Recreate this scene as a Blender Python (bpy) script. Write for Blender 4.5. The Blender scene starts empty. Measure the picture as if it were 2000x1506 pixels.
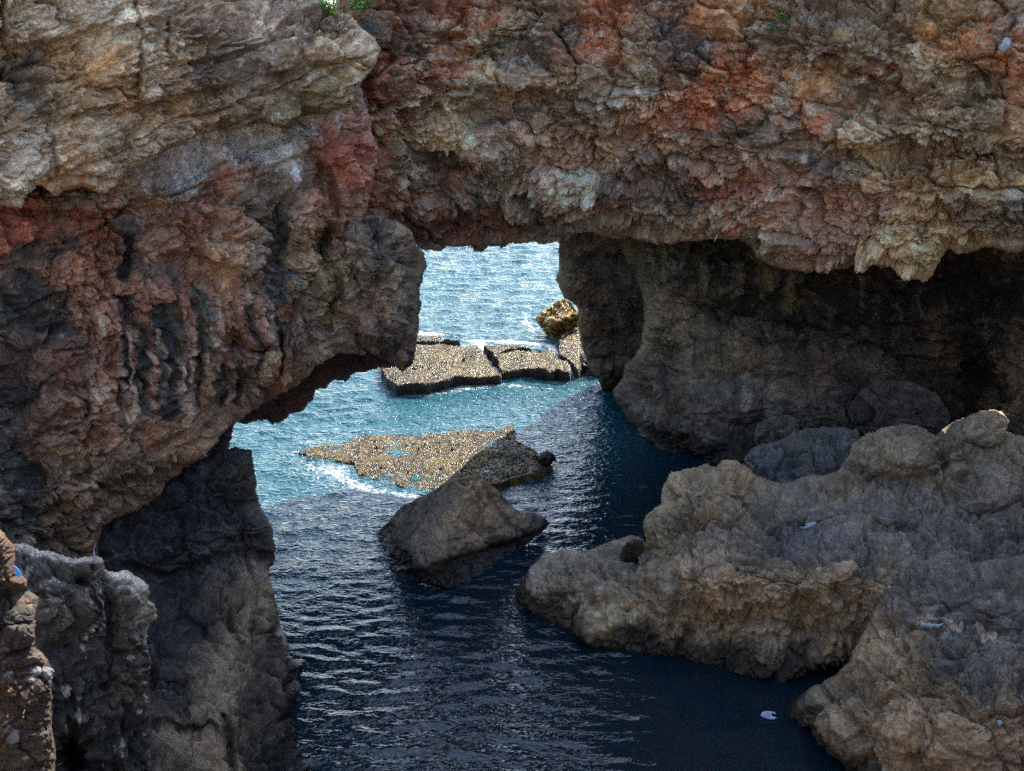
import bpy, math, random
import numpy as np
from mathutils import Vector

# ------------------------------------------------------------------ camera, sky, sun, exposure
scene = bpy.context.scene
CAM_H, PITCH, F = 16.0, math.radians(28.0), 2356.0        # metres above the water, downward pitch, focal length in photo pixels
CP, SP = math.cos(PITCH), math.sin(PITCH)
cd = bpy.data.cameras.new('camera')
cd.sensor_width = 36.0
cd.lens = 36.0 * F / 2000.0
cd.clip_start, cd.clip_end = 0.1, 20000.0
cam = bpy.data.objects.new('camera', cd)
cam.location = (0, 0, CAM_H)
cam.rotation_euler = (math.radians(90) - PITCH, 0, 0)
scene.collection.objects.link(cam)
scene.camera = cam

SUN_EL, SUN_AZ = math.radians(42.0), math.radians(33.0)   # azimuth to the right of the view direction (+Y)
w = bpy.data.worlds.new('World')
scene.world = w
w.use_nodes = True
nt = w.node_tree
sky = nt.nodes.new('ShaderNodeTexSky')
sky.sky_type = 'NISHITA'
sky.sun_disc = False
sky.sun_elevation = SUN_EL
sky.sun_rotation = SUN_AZ
sky.air_density, sky.dust_density, sky.ozone_density = 1.0, 1.3, 0.7
nt.nodes['Background'].inputs['Strength'].default_value = 0.13
nt.links.new(sky.outputs['Color'], nt.nodes['Background'].inputs['Color'])
ld = bpy.data.lights.new('sun', 'SUN')
ld.energy, ld.angle, ld.color = 3.2, math.radians(0.5), (1.0, 0.94, 0.84)
sun = bpy.data.objects.new('sun', ld)
sd = Vector((math.sin(SUN_AZ) * math.cos(SUN_EL), math.cos(SUN_AZ) * math.cos(SUN_EL), math.sin(SUN_EL)))
sun.rotation_euler = sd.to_track_quat('Z', 'Y').to_euler()
sun.location = (10, 10, 40)
scene.collection.objects.link(sun)
scene.view_settings.view_transform = 'Standard'
scene.view_settings.look = 'None'
scene.view_settings.exposure = 2.35
scene.view_settings.gamma = 1.0
scene.render.engine = 'CYCLES'
scene.cycles.max_bounces = 6
scene.cycles.use_denoising = False

rng = np.random.default_rng(7)
random.seed(7)
f32 = np.float32

# ------------------------------------------------------------------ pixel <-> world
def rayv(v): return (753.0 - np.asarray(v, float)) / F
def water_Y(v, z=0.0):
    yv = rayv(v)
    t = (CAM_H - z) / (SP - CP * yv)
    return t * (CP + SP * yv)
def at(u, v, Y):
    u = np.asarray(u, float); yv = rayv(v)
    t = np.asarray(Y, float) / (CP + SP * yv)
    return np.stack([t * (u - 1000.0) / F, t * (CP + SP * yv), CAM_H + t * (-SP + CP * yv)], -1)
def at_z(u, v, z): return at(u, v, water_Y(v, z))

# ------------------------------------------------------------------ noise
def _hash(x, y, z, s):
    h = (x.astype(np.uint32) * np.uint32(374761393)) ^ (y.astype(np.uint32) * np.uint32(668265263)) ^ (z.astype(np.uint32) * np.uint32(2246822519)) ^ np.uint32((s * 3266489917 + 12345) & 0xffffffff)
    h ^= h >> np.uint32(15); h *= np.uint32(2246822519); h ^= h >> np.uint32(13); h *= np.uint32(3266489917); h ^= h >> np.uint32(16)
    return h
def perlin(p, seed=0):
    p = p.astype(f32)
    i = np.floor(p).astype(np.int32); f = p - i
    u = f * f * f * (f * (f * 6 - 15) + 10)
    out = 0
    for dx in (0, 1):
        wx = u[:, 0] if dx else 1 - u[:, 0]
        for dy in (0, 1):
            wy = wx * (u[:, 1] if dy else 1 - u[:, 1])
            for dz in (0, 1):
                h = _hash(i[:, 0] + dx, i[:, 1] + dy, i[:, 2] + dz, seed)
                gx = (h & 1023).astype(f32) * f32(2 / 1023) - 1
                gy = ((h >> 10) & 1023).astype(f32) * f32(2 / 1023) - 1
                gz = ((h >> 20) & 1023).astype(f32) * f32(2 / 1023) - 1
                out = out + wy * (u[:, 2] if dz else 1 - u[:, 2]) * (gx * (f[:, 0] - dx) + gy * (f[:, 1] - dy) + gz * (f[:, 2] - dz))
    return out * f32(1.4)
def fbm(p, octaves=4, seed=0, gain=0.5):
    a, s, out = 1.0, 1.0, 0
    for k in range(octaves):
        out = out + a * perlin(p * s + 17.3 * k, seed + k)
        a *= gain; s *= 2.07
    return out
def ridged(p, octaves=4, seed=0, gain=0.55):
    a, s, out = 1.0, 1.0, 0
    for k in range(octaves):
        out = out + a * (0.5 - np.abs(perlin(p * s + 9.1 * k, seed + k)) * 1.6)
        a *= gain; s *= 2.1
    return out
def worley(p, seed=0):
    """F1, F2, a random number in 0..1 and the offset from the nearest cell centre"""
    p = p.astype(f32)
    i = np.floor(p).astype(np.int32); f = p - i
    n = len(p)
    F1 = np.full(n, 9, f32); F2 = np.full(n, 9, f32); ID = np.zeros(n, np.uint32); V = np.zeros((n, 3), f32)
    for dx in (-1, 0, 1):
        for dy in (-1, 0, 1):
            for dz in (-1, 0, 1):
                h = _hash(i[:, 0] + dx, i[:, 1] + dy, i[:, 2] + dz, seed)
                ox = f[:, 0] - dx - (h & 1023).astype(f32) / 1023
                oy = f[:, 1] - dy - ((h >> 10) & 1023).astype(f32) / 1023
                oz = f[:, 2] - dz - ((h >> 20) & 1023).astype(f32) / 1023
                ox2, oy2, oz2 = ox * ox, oy * oy, oz * oz
                d = np.sqrt(ox2 * ox2 + oy2 * oy2 + oz2 * oz2)
                near = d < F1
                F2 = np.where(near, F1, np.minimum(F2, d))
                F1 = np.where(near, d, F1); ID = np.where(near, h, ID)
                V[near, 0] = ox[near]; V[near, 1] = oy[near]; V[near, 2] = oz[near]
    r = ((ID * np.uint32(2654435761)) >> np.uint32(8) & np.uint32(65535)).astype(f32) / 65535
    r2 = ((ID * np.uint32(40503)) >> np.uint32(4) & np.uint32(65535)).astype(f32) / 65535
    return np.sqrt(F1), np.sqrt(F2), r, V, r2
def sstep(a, b, x):
    t = np.clip((x - a) / (b - a), 0, 1); return t * t * (3 - 2 * t)
def lin(c):
    c = np.asarray(c, float) / 255.0
    return np.where(c <= 0.04045, c / 12.92, ((c + 0.055) / 1.055) ** 2.4)

# ------------------------------------------------------------------ 2-D helpers on traced outlines
def poly_sdf(poly, U, V):
    """signed distance, negative inside"""
    P = np.asarray(poly, float); n = len(P)
    d = np.full(U.shape, 1e12); s = np.ones(U.shape, bool)
    for k in range(n):
        a, b = P[k], P[(k + 1) % n]
        ex, ey = b - a
        wx, wy = U - a[0], V - a[1]
        t = np.clip((wx * ex + wy * ey) / (ex * ex + ey * ey + 1e-9), 0, 1)
        d = np.minimum(d, (wx - ex * t) ** 2 + (wy - ey * t) ** 2)
        c = ((a[1] <= V) & (b[1] > V)) | ((a[1] > V) & (b[1] <= V))
        if abs(ey) > 1e-9:
            s ^= c & (U < a[0] + (V - a[1]) / ey * ex)
    return np.where(s, 1, -1) * np.sqrt(d)
def line_dist(pts, U, V):
    P = np.asarray(pts, float); d = np.full(U.shape, 1e12)
    for a, b in zip(P[:-1], P[1:]):
        ex, ey = b - a
        t = np.clip(((U - a[0]) * ex + (V - a[1]) * ey) / (ex * ex + ey * ey + 1e-9), 0, 1)
        d = np.minimum(d, (U - a[0] - ex * t) ** 2 + (V - a[1] - ey * t) ** 2)
    return np.sqrt(d)
def tps(pts, U, V):
    pts = np.asarray(pts, float)
    X, y = pts[:, :2] / 500.0, pts[:, 2]
    n = len(X)
    r = np.linalg.norm(X[:, None] - X[None], axis=-1)
    K = np.where(r > 0, r * r * np.log(r + 1e-9), 0) + 1e-3 * np.eye(n)
    Q = np.hstack([np.ones((n, 1)), X])
    A = np.block([[K, Q], [Q.T, np.zeros((3, 3))]])
    c = np.linalg.solve(A, np.concatenate([y, np.zeros(3)]))
    x, yv = U / 500.0, V / 500.0
    out = c[n] + c[n + 1] * x + c[n + 2] * yv
    for k in range(n):
        r2 = (x - X[k, 0]) ** 2 + (yv - X[k, 1]) ** 2
        out = out + c[k] * 0.5 * r2 * np.log(r2 + 1e-9)
    return np.clip(out, y.min() - 0.5, y.max() + 0.5)

# ------------------------------------------------------------------ objects
def tag(o, label=None, cat=None, group=None, kind=None):
    if label: o['label'] = label
    if cat: o['category'] = cat
    if group: o['group'] = group
    if kind: o['kind'] = kind
    return o
def link(name, me, mat, parent=None, loc=None):
    o = bpy.data.objects.new(name, me)
    if mat: me.materials.append(mat)
    scene.collection.objects.link(o)
    if loc is not None: o.location = loc
    if parent is not None:
        o.parent = parent
        o.location = Vector(o.location) - Vector(parent.location)
    return o
def mesh_from(verts, quads, tris=None, smooth=True, cols=None, extra=None):
    me = bpy.data.meshes.new('mesh')
    nq = len(quads); ntri = 0 if tris is None else len(tris)
    me.vertices.add(len(verts)); me.vertices.foreach_set('co', np.ascontiguousarray(verts, f32).ravel())
    li = np.asarray(quads, np.int32).reshape(-1)
    if ntri: li = np.concatenate([li, np.asarray(tris, np.int32).reshape(-1)])
    me.loops.add(len(li)); me.loops.foreach_set('vertex_index', li)
    me.polygons.add(nq + ntri)
    st = np.concatenate([np.arange(nq) * 4, nq * 4 + np.arange(ntri) * 3]).astype(np.int32)
    me.polygons.foreach_set('loop_start', st)
    me.polygons.foreach_set('use_smooth', np.full(nq + ntri, smooth, bool))
    me.update(calc_edges=True)
    if cols is not None:
        a = me.color_attributes.new('tint', 'FLOAT_COLOR', 'POINT')
        a.data.foreach_set('color', np.concatenate([cols, np.ones((len(cols), 1))], 1).astype(f32).ravel())
    for k, val in (extra or {}).items():
        a = me.attributes.new(k, 'FLOAT', 'POINT'); a.data.foreach_set('value', val.astype(f32))
    return me

# ------------------------------------------------------------------ materials
def newmat(name):
    m = bpy.data.materials.new(name); m.use_nodes = True
    return m, m.node_tree, m.node_tree.nodes['Principled BSDF']
def node(t, kind, **kw):
    n = t.nodes.new(kind)
    for k, v in kw.items(): setattr(n, k, v)
    return n
def noise_node(t, co, scale, detail=4.0, rough=0.6, dist=0.0):
    n = node(t, 'ShaderNodeTexNoise')
    n.inputs['Scale'].default_value = scale; n.inputs['Detail'].default_value = detail
    n.inputs['Roughness'].default_value = rough; n.inputs['Distortion'].default_value = dist
    t.links.new(co, n.inputs['Vector'])
    return n
def ramp(t, src, stops):
    r = node(t, 'ShaderNodeValToRGB')
    e = r.color_ramp.elements
    while len(e) < len(stops): e.new(0.5)
    for k, (p, c) in enumerate(stops):
        e[k].position = p; e[k].color = (*c, 1) if len(c) == 3 else c
    t.links.new(src, r.inputs['Fac'])
    return r
def mixc(t, fac, a, b, mode='MIX'):
    m = node(t, 'ShaderNodeMix', data_type='RGBA', blend_type=mode)
    for s, v in ((0, fac), (6, a), (7, b)):
        if isinstance(v, (int, float)): m.inputs[s].default_value = v
        elif isinstance(v, tuple): m.inputs[s].default_value = (*v, 1)
        else: t.links.new(v, m.inputs[s])
    return m.outputs[2]
def rock_material(name, fine=1.0, bump=0.012, speck=0.35):
    m, t, b = newmat(name)
    co = node(t, 'ShaderNodeTexCoord').outputs['Object']
    at_ = node(t, 'ShaderNodeAttribute', attribute_name='tint')
    wt = node(t, 'ShaderNodeAttribute', attribute_name='wet')
    n1 = noise_node(t, co, 11.0 * fine, 6.0, 0.72)
    n2 = noise_node(t, co, 45.0 * fine, 3.0, 0.6)
    r1 = ramp(t, n1.outputs['Fac'], [(0.3, (0.45, 0.44, 0.44)), (0.5, (1.0, 1.0, 1.0)), (0.7, (1.45, 1.43, 1.4))])
    r2 = ramp(t, n2.outputs['Fac'], [(0.32, (0.5, 0.5, 0.5)), (0.52, (1, 1, 1)), (0.72, (1.5, 1.5, 1.52))])
    c = mixc(t, 1.0, at_.outputs['Color'], r1.outputs['Color'], 'MULTIPLY')
    c = mixc(t, speck * 2, c, r2.outputs['Color'], 'MULTIPLY')
    t.links.new(c, b.inputs['Base Color'])
    rr = node(t, 'ShaderNodeMapRange')
    rr.inputs['To Min'].default_value = 0.9; rr.inputs['To Max'].default_value = 0.22
    t.links.new(wt.outputs['Fac'], rr.inputs['Value']); t.links.new(rr.outputs[0], b.inputs['Roughness'])
    b.inputs['Specular IOR Level'].default_value = 0.3
    ad = node(t, 'ShaderNodeMath', operation='ADD')
    sc = node(t, 'ShaderNodeMath', operation='MULTIPLY'); sc.inputs[1].default_value = 0.35
    t.links.new(n2.outputs['Fac'], sc.inputs[0]); t.links.new(n1.outputs['Fac'], ad.inputs[0]); t.links.new(sc.outputs[0], ad.inputs[1])
    bp = node(t, 'ShaderNodeBump'); bp.inputs['Strength'].default_value = 1.0; bp.inputs['Distance'].default_value = bump * 3
    t.links.new(ad.outputs[0], bp.inputs['Height']); t.links.new(bp.outputs['Normal'], b.inputs['Normal'])
    return m
M_ROCK = rock_material('weathered limestone')
M_SMOOTH = rock_material('eroded limestone', 1.0, 0.008, 0.25)

def weed_material(name='wet seaweed', gold=0.0):
    m, t, b = newmat(name)
    co = node(t, 'ShaderNodeTexCoord').outputs['Object']
    n1 = noise_node(t, co, 2.2, 5.0, 0.65); n2 = noise_node(t, co, 9.0, 5.0, 0.68, 0.8); n3 = noise_node(t, co, 30.0, 3.0, 0.7, 0.6)
    r = ramp(t, n2.outputs['Fac'], [(0.36, (0.005, 0.004, 0.003)), (0.45, (0.055 + 0.10 * gold, 0.028 + 0.06 * gold, 0.008)), (0.52, (0.14 + 0.34 * gold, 0.10 + 0.20 * gold, 0.02 + 0.02 * gold)), (0.58, (0.05 + 0.25 * gold, 0.065 + 0.15 * gold, 0.015)), (0.66, (0.26, 0.20, 0.07))])
    r1 = ramp(t, n1.outputs['Fac'], [(0.38, (0.30, 0.25, 0.20)), (0.58, (1.3, 1.2, 0.95))])
    wt = node(t, 'ShaderNodeAttribute', attribute_name='side')
    t.links.new(mixc(t, wt.outputs['Fac'], mixc(t, 1.0, r.outputs['Color'], r1.outputs['Color'], 'MULTIPLY'), (0.012, 0.010, 0.009)), b.inputs['Base Color'])
    b.inputs['Roughness'].default_value = 0.27
    b.inputs['Specular IOR Level'].default_value = 0.5
    bp = node(t, 'ShaderNodeBump'); bp.inputs['Strength'].default_value = 1.0; bp.inputs['Distance'].default_value = 0.12
    ad = node(t, 'ShaderNodeMath', operation='ADD')
    t.links.new(n2.outputs['Fac'], ad.inputs[0]); t.links.new(n3.outputs['Fac'], ad.inputs[1])
    t.links.new(ad.outputs[0], bp.inputs['Height']); t.links.new(bp.outputs['Normal'], b.inputs['Normal'])
    return m
M_WEED = weed_material()
M_GOLD = weed_material('golden seaweed', 1.0)

# ------------------------------------------------------------------ relief features traced on the photograph (pixel coordinates, metres of relief)
def dome(u, v, ru, rv, h, rot=0.0, p=0.5):          # a rounded boulder standing out by h
    def fn(U, V):
        c, s = math.cos(math.radians(rot)), math.sin(math.radians(rot))
        x, y = (U - u), (V - v)
        q = ((x * c + y * s) / ru) ** 2 + ((-x * s + y * c) / rv) ** 2
        return -h * np.clip(1 - q, 0, 1) ** p
    return fn
def crease(pts, width, h):                           # a sharp ridge
    return lambda U, V: -h * np.clip(1 - line_dist(pts, U, V) / width, 0, 1)
def hollow(u, v, ru, rv, h, rot=0.0): return dome(u, v, ru, rv, -h, rot, 1.2)
def crack(pts, width, depth):
    return lambda U, V: depth * np.exp(-(line_dist(pts, U, V) / width) ** 2)
def ledge(pts, depth, fade):                        # rock below the line steps back by depth and comes forward again over fade pixels
    P = np.asarray(pts, float)
    def fn(U, V):
        y = np.interp(U, P[:, 0], P[:, 1])
        k = sstep(-6, 6, V - y) * np.exp(-np.clip(V - y, 0, None) / fade)
        end = sstep(P[0, 0] - 30, P[0, 0] + 20, U) * (1 - sstep(P[-1, 0] - 20, P[-1, 0] + 30, U))
        return depth * k * end
    return fn
def patch(poly, h, soft=8):                         # a flat area set back (h > 0) or standing out (h < 0)
    return lambda U, V: h * sstep(soft, -soft, poly_sdf(poly, U, V))

def detail(P, st, seed):
    """3-D rock relief in metres (outwards) and a 0..1 block number for the colour"""
    tl = st.get('tilt', 0.0)
    c, s = math.cos(tl), math.sin(tl)
    Q = np.stack([P[:, 0] * c + P[:, 2] * s, P[:, 1], (-P[:, 0] * s + P[:, 2] * c) * st.get('zs', 1.5)], 1)
    wq = st.get('warp', 0.22)
    W = np.stack([fbm(Q * 0.9 + 3, 3, seed + 1), fbm(Q * 0.9 + 31, 3, seed + 5), fbm(Q * 0.9 + 57, 3, seed + 9)], 1)
    J1 = np.stack([perlin(Q * 3.3 + 5, seed + 16), perlin(Q * 3.3 + 25, seed + 17), perlin(Q * 3.3 + 45, seed + 18)], 1)
    J2 = np.stack([perlin(Q * 8.5 + 5, seed + 26), perlin(Q * 8.5 + 25, seed + 27), perlin(Q * 8.5 + 45, seed + 28)], 1)
    Q2 = Q + wq * W + st.get('jagged', 0.09) * J1 + 0.45 * st.get('jagged', 0.09) * J2          # broken, not smoothly curved, block edges
    out = np.zeros(len(P), f32); tone = np.zeros((len(P), 3), f32)
    busy = 0.35 + 1.15 * sstep(-0.45, 0.5, fbm(P * 0.55 + 21, 3, seed + 15))        # smooth faces here, broken ones there
    for k, (size, off, crk, dm) in enumerate(st.get('blocks', ())):
        F1, F2, r, Vv, r2 = worley(Q2 / size + 5.7 * k, seed + 20 + k)
        e = F2 - F1
        if k == 1: out, o1 = np.zeros(len(P), f32), out
        out += off * (r - 0.5) + dm * (np.sqrt(np.clip(1 - F1 * F1, 0, 1)) - 0.6) - crk * (1 - sstep(0.0, 0.16, e))
        out += off * 0.8 * (Vv[:, 0] * (r2 - 0.5) * 1.4 + Vv[:, 2] * (r * 1.2 - 0.15))
        wk = (1.0, 1.0, 0.6, 0.4)[k]
        tone[:, 0] += (r2 - 0.5) * wk; tone[:, 1] += (r - 0.5) * wk; tone[:, 2] += (Vv[:, 0] > 0) * 0.0 + (((r * 7.13) % 1) - 0.5) * wk
    if len(st.get('blocks', ())) > 1: out = o1 + out * busy
    if st.get('bed'):
        a, per = st['bed']
        h = (-P[:, 0] * s + P[:, 2] * c) / per + 0.35 * fbm(P * 0.5, 3, seed + 40)
        hf = h - np.floor(h)
        rr = _hash(np.floor(h).astype(np.int32), np.zeros(len(P), np.int32), np.zeros(len(P), np.int32), seed + 3)
        out += a * ((rr & 255).astype(f32) / 255 - 0.5) * 1.4 + a * (sstep(0.0, 0.13, hf) - 0.75) * 1.3
    if st.get('flute'):
        a, per = st['flute']
        R = np.stack([P[:, 0] / per, P[:, 1] / per, P[:, 2] / (per * 7)], 1)
        out += a * ridged(R + 0.5 * W, 3, seed + 50)
    if st.get('terr'):                                           # irregular stepped plates
        a, sz = st['terr']
        h = fbm(Q2 / sz, 3, seed + 45) * 2.2
        fr = h - np.floor(h)
        out += a * (np.floor(h) + sstep(0.72, 1.0, fr) + 0.25 * fr)
        h = fbm(Q2 * np.array([1, 1, 1.6]) / (sz * 0.33) + 8, 3, seed + 47) * 2.2
        fr = h - np.floor(h)
        out += a * 0.28 * (np.floor(h) + sstep(0.7, 1.0, fr) + 0.2 * fr)
    if st.get('low'): out += st['low'] * fbm(P * 0.45, 3, seed + 60)
    if st.get('rough'): out += st['rough'] * busy * ridged(P * 1.7 + 0.3 * W, 5, seed + 70, 0.58)
    if st.get('pits'):
        F1, F2, r, Vv, r2 = worley(P * 5.5 + W, seed + 80)
        out -= st['pits'] * sstep(0.42, 0.1, F1) * (r > 0.45)
    out += st.get('fine', 0.016) * busy * fbm(P * 11.0, 4, seed + 90, 0.68)
    return out, tone, W

def rock(name, outline, depth, blobs, st, seed, thick=3.0, R=0.5, relief=(), streaks=(), step=2.0, jag=5.0, mat=None, parent=None,
         base=None, lichen=0.0, tide=True, origin=None, sharp=1.9, mott=0.36, bright=1.0, cblk=1.0, sat=0.8, warm=(1.14, 1.0, 0.82)):
    """A solid rock mass: traced outline, depth of its front from a few surveyed points, relief, rounded edges, a back of its own."""
    P = np.asarray(outline, float)
    u0, u1, v0, v1 = P[:, 0].min() - 6, P[:, 0].max() + 6, P[:, 1].min() - 6, P[:, 1].max() + 6
    def field(stp):
        U, V = np.meshgrid(np.arange(u0, u1 + stp, stp), np.arange(v0, v1 + stp, stp))
        d = poly_sdf(P, U, V)
        q = np.stack([U.ravel() / 60, V.ravel() / 60, np.full(U.size, seed * 3.7)], 1)
        d = d + jag * fbm(q, 4, seed + 200, 0.6).reshape(U.shape)
        pts = [(a, b, (c if c > 0 else float(water_Y(b, -c - 0.0)))) for a, b, c in depth]
        return U, V, d, tps(pts, U, V)
    U, V, d, Y0 = field(step)
    pxm = Y0 / (F * 0.88)                                        # metres per pixel there
    e = np.clip(-d * pxm / R, 0, 1)
    Y = Y0 + R * (1 - np.sqrt(np.clip(1 - (1 - e) ** 2, 0, 1)))
    for fn in relief: Y = Y + fn(U, V)
    G = at(U, V, Y)
    du = np.gradient(G, axis=1); dv = np.gradient(G, axis=0)
    N = np.cross(dv, du)
    N /= np.linalg.norm(N, axis=-1, keepdims=True) + 1e-9
    N = np.where((np.sum(N * (G - np.array([0, 0, CAM_H])), -1) > 0)[..., None], -N, N)
    kb = max(2, int(round(st.get('nblur', 24) / step)))
    for ax in (0, 1):                                            # relief is raised along softened directions
        for _ in range(2):
            pad = [(0, 0)] * 3; pad[ax] = (kb + 1, kb)
            cs = np.cumsum(np.pad(N, pad, mode='edge'), axis=ax)
            N = (cs[2 * kb + 1:] - cs[:-2 * kb - 1]) if ax == 0 else (cs[:, 2 * kb + 1:] - cs[:, :-2 * kb - 1])
    N = N / (np.linalg.norm(N, axis=-1, keepdims=True) + 1e-9)
    inside = d < step * 0.75
    idx = np.full(U.shape, -1, np.int64)
    sel = np.nonzero(inside.ravel())[0]
    idx.ravel()[sel] = np.arange(len(sel))
    p = G.reshape(-1, 3)[sel].astype(f32); n = N.reshape(-1, 3)[sel]; n = n / np.linalg.norm(n, axis=1, keepdims=True)
    p_s = at(U, V, Y0 + 0.35 * (Y - Y0)).reshape(-1, 3)[sel].astype(f32)   # the relief follows the broad face, so that it is not drawn out on steep parts
    disp, tone, W = detail(p_s, st, seed)
    ed = np.clip(e.ravel()[sel] * 2.5, 0.15, 1)
    p2 = p + n * (disp * ed)[:, None]
    a, b, c, dd = idx[:-1, :-1], idx[1:, :-1], idx[1:, 1:], idx[:-1, 1:]
    ok = (a >= 0) & (b >= 0) & (c >= 0) & (dd >= 0)
    quads = np.stack([a[ok], b[ok], c[ok], dd[ok]], 1)
    # stone colour, and painted shade in the cave: patches surveyed from the photograph, edges broken up by noise
    p = p_s
    uu = U.ravel()[sel] + 55 * cblk * tone[:, 1] + 14 * W[:, 0] + 8 * fbm(p * 2.2, 3, seed + 300)
    vv = V.ravel()[sel] + 45 * cblk * tone[:, 2] + 14 * W[:, 2] + 8 * fbm(p * 2.2 + 40, 3, seed + 310)
    B = np.asarray([(x, y, *lin(col)) for x, y, col in blobs])
    num = np.zeros((len(sel), 3)); den = np.zeros(len(sel))
    for x, y, r_, g_, b_ in B:
        wgt = 1.0 / (((uu - x) ** 2 + 1.3 * (vv - y) ** 2) / 900.0 + 0.25) ** sharp
        num += wgt[:, None] * np.array([r_, g_, b_]); den += wgt
    col = num / den[:, None]
    m1 = fbm(p * 1.3 + 11, 4, seed + 320); m2 = fbm(p * 5.0 + 3, 3, seed + 330)
    col = col * np.exp(mott * (m1 + 0.8 * m2) + 0.30 * tone[:, 0])[:, None]
    hue = fbm(p * 0.9 + 70, 3, seed + 340)[:, None]
    col = col * np.exp(hue * np.array([[0.07, 0.0, -0.08]]))
    for pts, width, colr, wgt in streaks:                        # mineral streaks run down the face
        ds = line_dist(pts, U.ravel()[sel] + 3 * W[:, 0] + 3 * fbm(np.stack([p[:, 0] * 6, p[:, 1] * 6, p[:, 2] * 1.2], 1), 3, seed + 350), V.ravel()[sel])
        k = (wgt * sstep(width * 1.35, width * 0.85, ds + width * 0.35 * m2))[:, None]
        col = col * (1 - k) + lin(colr) * k
    if lichen > 0:
        l1 = fbm(p * 3.1 + 90, 5, seed + 360, 0.7); l2 = fbm(p * 0.7 + 5, 2, seed + 370)
        k = (lichen * sstep(0.42, 0.62, l1 + 0.35 * l2))[:, None]
        col = col * (1 - k) + lin((190, 186, 178)) * k
    wet = np.zeros(len(sel))
    if tide:
        z = p2[:, 2] + 0.16 * m1 + 0.1 * m2
        wet = sstep(0.42, 0.12, z)
        col = col * (1 - 0.8 * sstep(0.72, 0.34, z))[:, None]
    # back of the rock
    sb = max(step * 5, 8.0)
    Ub, Vb, db, Yb = field(sb)
    pm = Yb / (F * 0.88)
    eb = np.clip(-db * pm / max(thick, 0.4), 0, 1)
    Yb = Yb + R * 0.9 + (thick - R * 0.9) * np.sqrt(np.clip(1 - (1 - eb) ** 2, 0, 1))
    Gb = at(Ub, Vb, Yb).reshape(-1, 3)
    ib = np.full(Ub.shape, -1, np.int64); sb_ = np.nonzero((db < -sb * 0.3).ravel())[0]
    ib.ravel()[sb_] = np.arange(len(sb_)) + len(sel)
    a, b, c, dd = ib[:-1, :-1], ib[1:, :-1], ib[1:, 1:], ib[:-1, 1:]
    ok = (a >= 0) & (b >= 0) & (c >= 0) & (dd >= 0)
    qb = np.stack([dd[ok], c[ok], b[ok], a[ok]], 1)
    cb = np.tile(col.mean(0), (len(sb_), 1))
    verts = np.concatenate([p2, Gb[sb_]])
    grey = col.mean(1, keepdims=True); col = grey + (col - grey) * sat
    cols = np.clip(np.concatenate([col, cb]) * bright * np.asarray(warm), 0.008, 0.75)
    wets = np.concatenate([wet, np.zeros(len(sb_))])
    org = verts.mean(0) if origin is None else np.asarray(origin)
    if origin is None: org[2] = verts[:, 2].min()
    me = mesh_from(verts - org, np.concatenate([quads, qb]), cols=cols, extra={'wet': wets})
    o = link(name, me, mat or M_ROCK, None, org)
    if parent is not None:
        o.parent = parent; o.location = Vector(org) - Vector(parent.location)
    SURF[name if name not in SURF else name + str(len(SURF))] = (U, V, idx, p2)
    return o, p2
SURF = {}
def on(key, u, v):
    """world point of a built rock's front surface at a photo position"""
    U, V, idx, p2 = SURF[key]
    j = int(round((u - U[0, 0]) / (U[0, 1] - U[0, 0]))); i = int(round((v - V[0, 0]) / (V[1, 0] - V[0, 0])))
    i = min(max(i, 0), U.shape[0] - 1); j = min(max(j, 0), U.shape[1] - 1)
    k = idx[i, j]
    if k < 0: return at(u, v, 24)
    return p2[k].astype(float)

# ------------------------------------------------------------------ the cliffs
CLIFF = dict(blocks=((1.1, 0.40, 0.22, 0.02), (0.46, 0.15, 0.11, 0.0), (0.2, 0.055, 0.05, 0.0), (0.085, 0.022, 0.02, 0.0)), zs=1.35, tilt=-0.12, bed=(0.09, 1.1), terr=(0.12, 1.4), low=0.22, rough=0.03, fine=0.024, warp=0.2, jagged=0.11)
BEDDED = dict(blocks=((1.6, 0.16, 0.13, 0.0), (0.6, 0.08, 0.08, 0.0), (0.2, 0.025, 0.03, 0.0), (0.07, 0.010, 0.012, 0.0)), zs=1.8, tilt=0.20, bed=(0.10, 0.85), terr=(0.05, 0.9), low=0.18, rough=0.02, fine=0.014, warp=0.16)
FACE = dict(blocks=((1.3, 0.22, 0.15, 0.02), (0.5, 0.13, 0.11, 0.01), (0.18, 0.04, 0.045, 0.0), (0.075, 0.012, 0.014, 0.0)), zs=1.0, tilt=0.25, bed=(0.10, 1.0), terr=(0.12, 1.2), low=0.25, rough=0.02, flute=(0.05, 0.35), fine=0.016, warp=0.24)
CAVE = dict(blocks=((1.6, 0.2, 0.13, 0.02), (0.5, 0.09, 0.08, 0.0), (0.16, 0.025, 0.03, 0.0)), zs=1.3, bed=(0.08, 0.9), terr=(0.10, 1.3), low=0.3, rough=0.02, flute=(0.04, 0.3), fine=0.012, warp=0.2)
ERODED = dict(blocks=((1.1, 0.18, 0.13, 0.02), (0.4, 0.05, 0.06, 0.0), (0.13, 0.016, 0.03, 0.0), (0.055, 0.007, 0.011, 0.0)), zs=0.9, bed=(0.06, 0.8), terr=(0.07, 0.9), low=0.22, rough=0.018, flute=(0.03, 0.3), pits=0.05, fine=0.012, warp=0.22)

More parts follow.
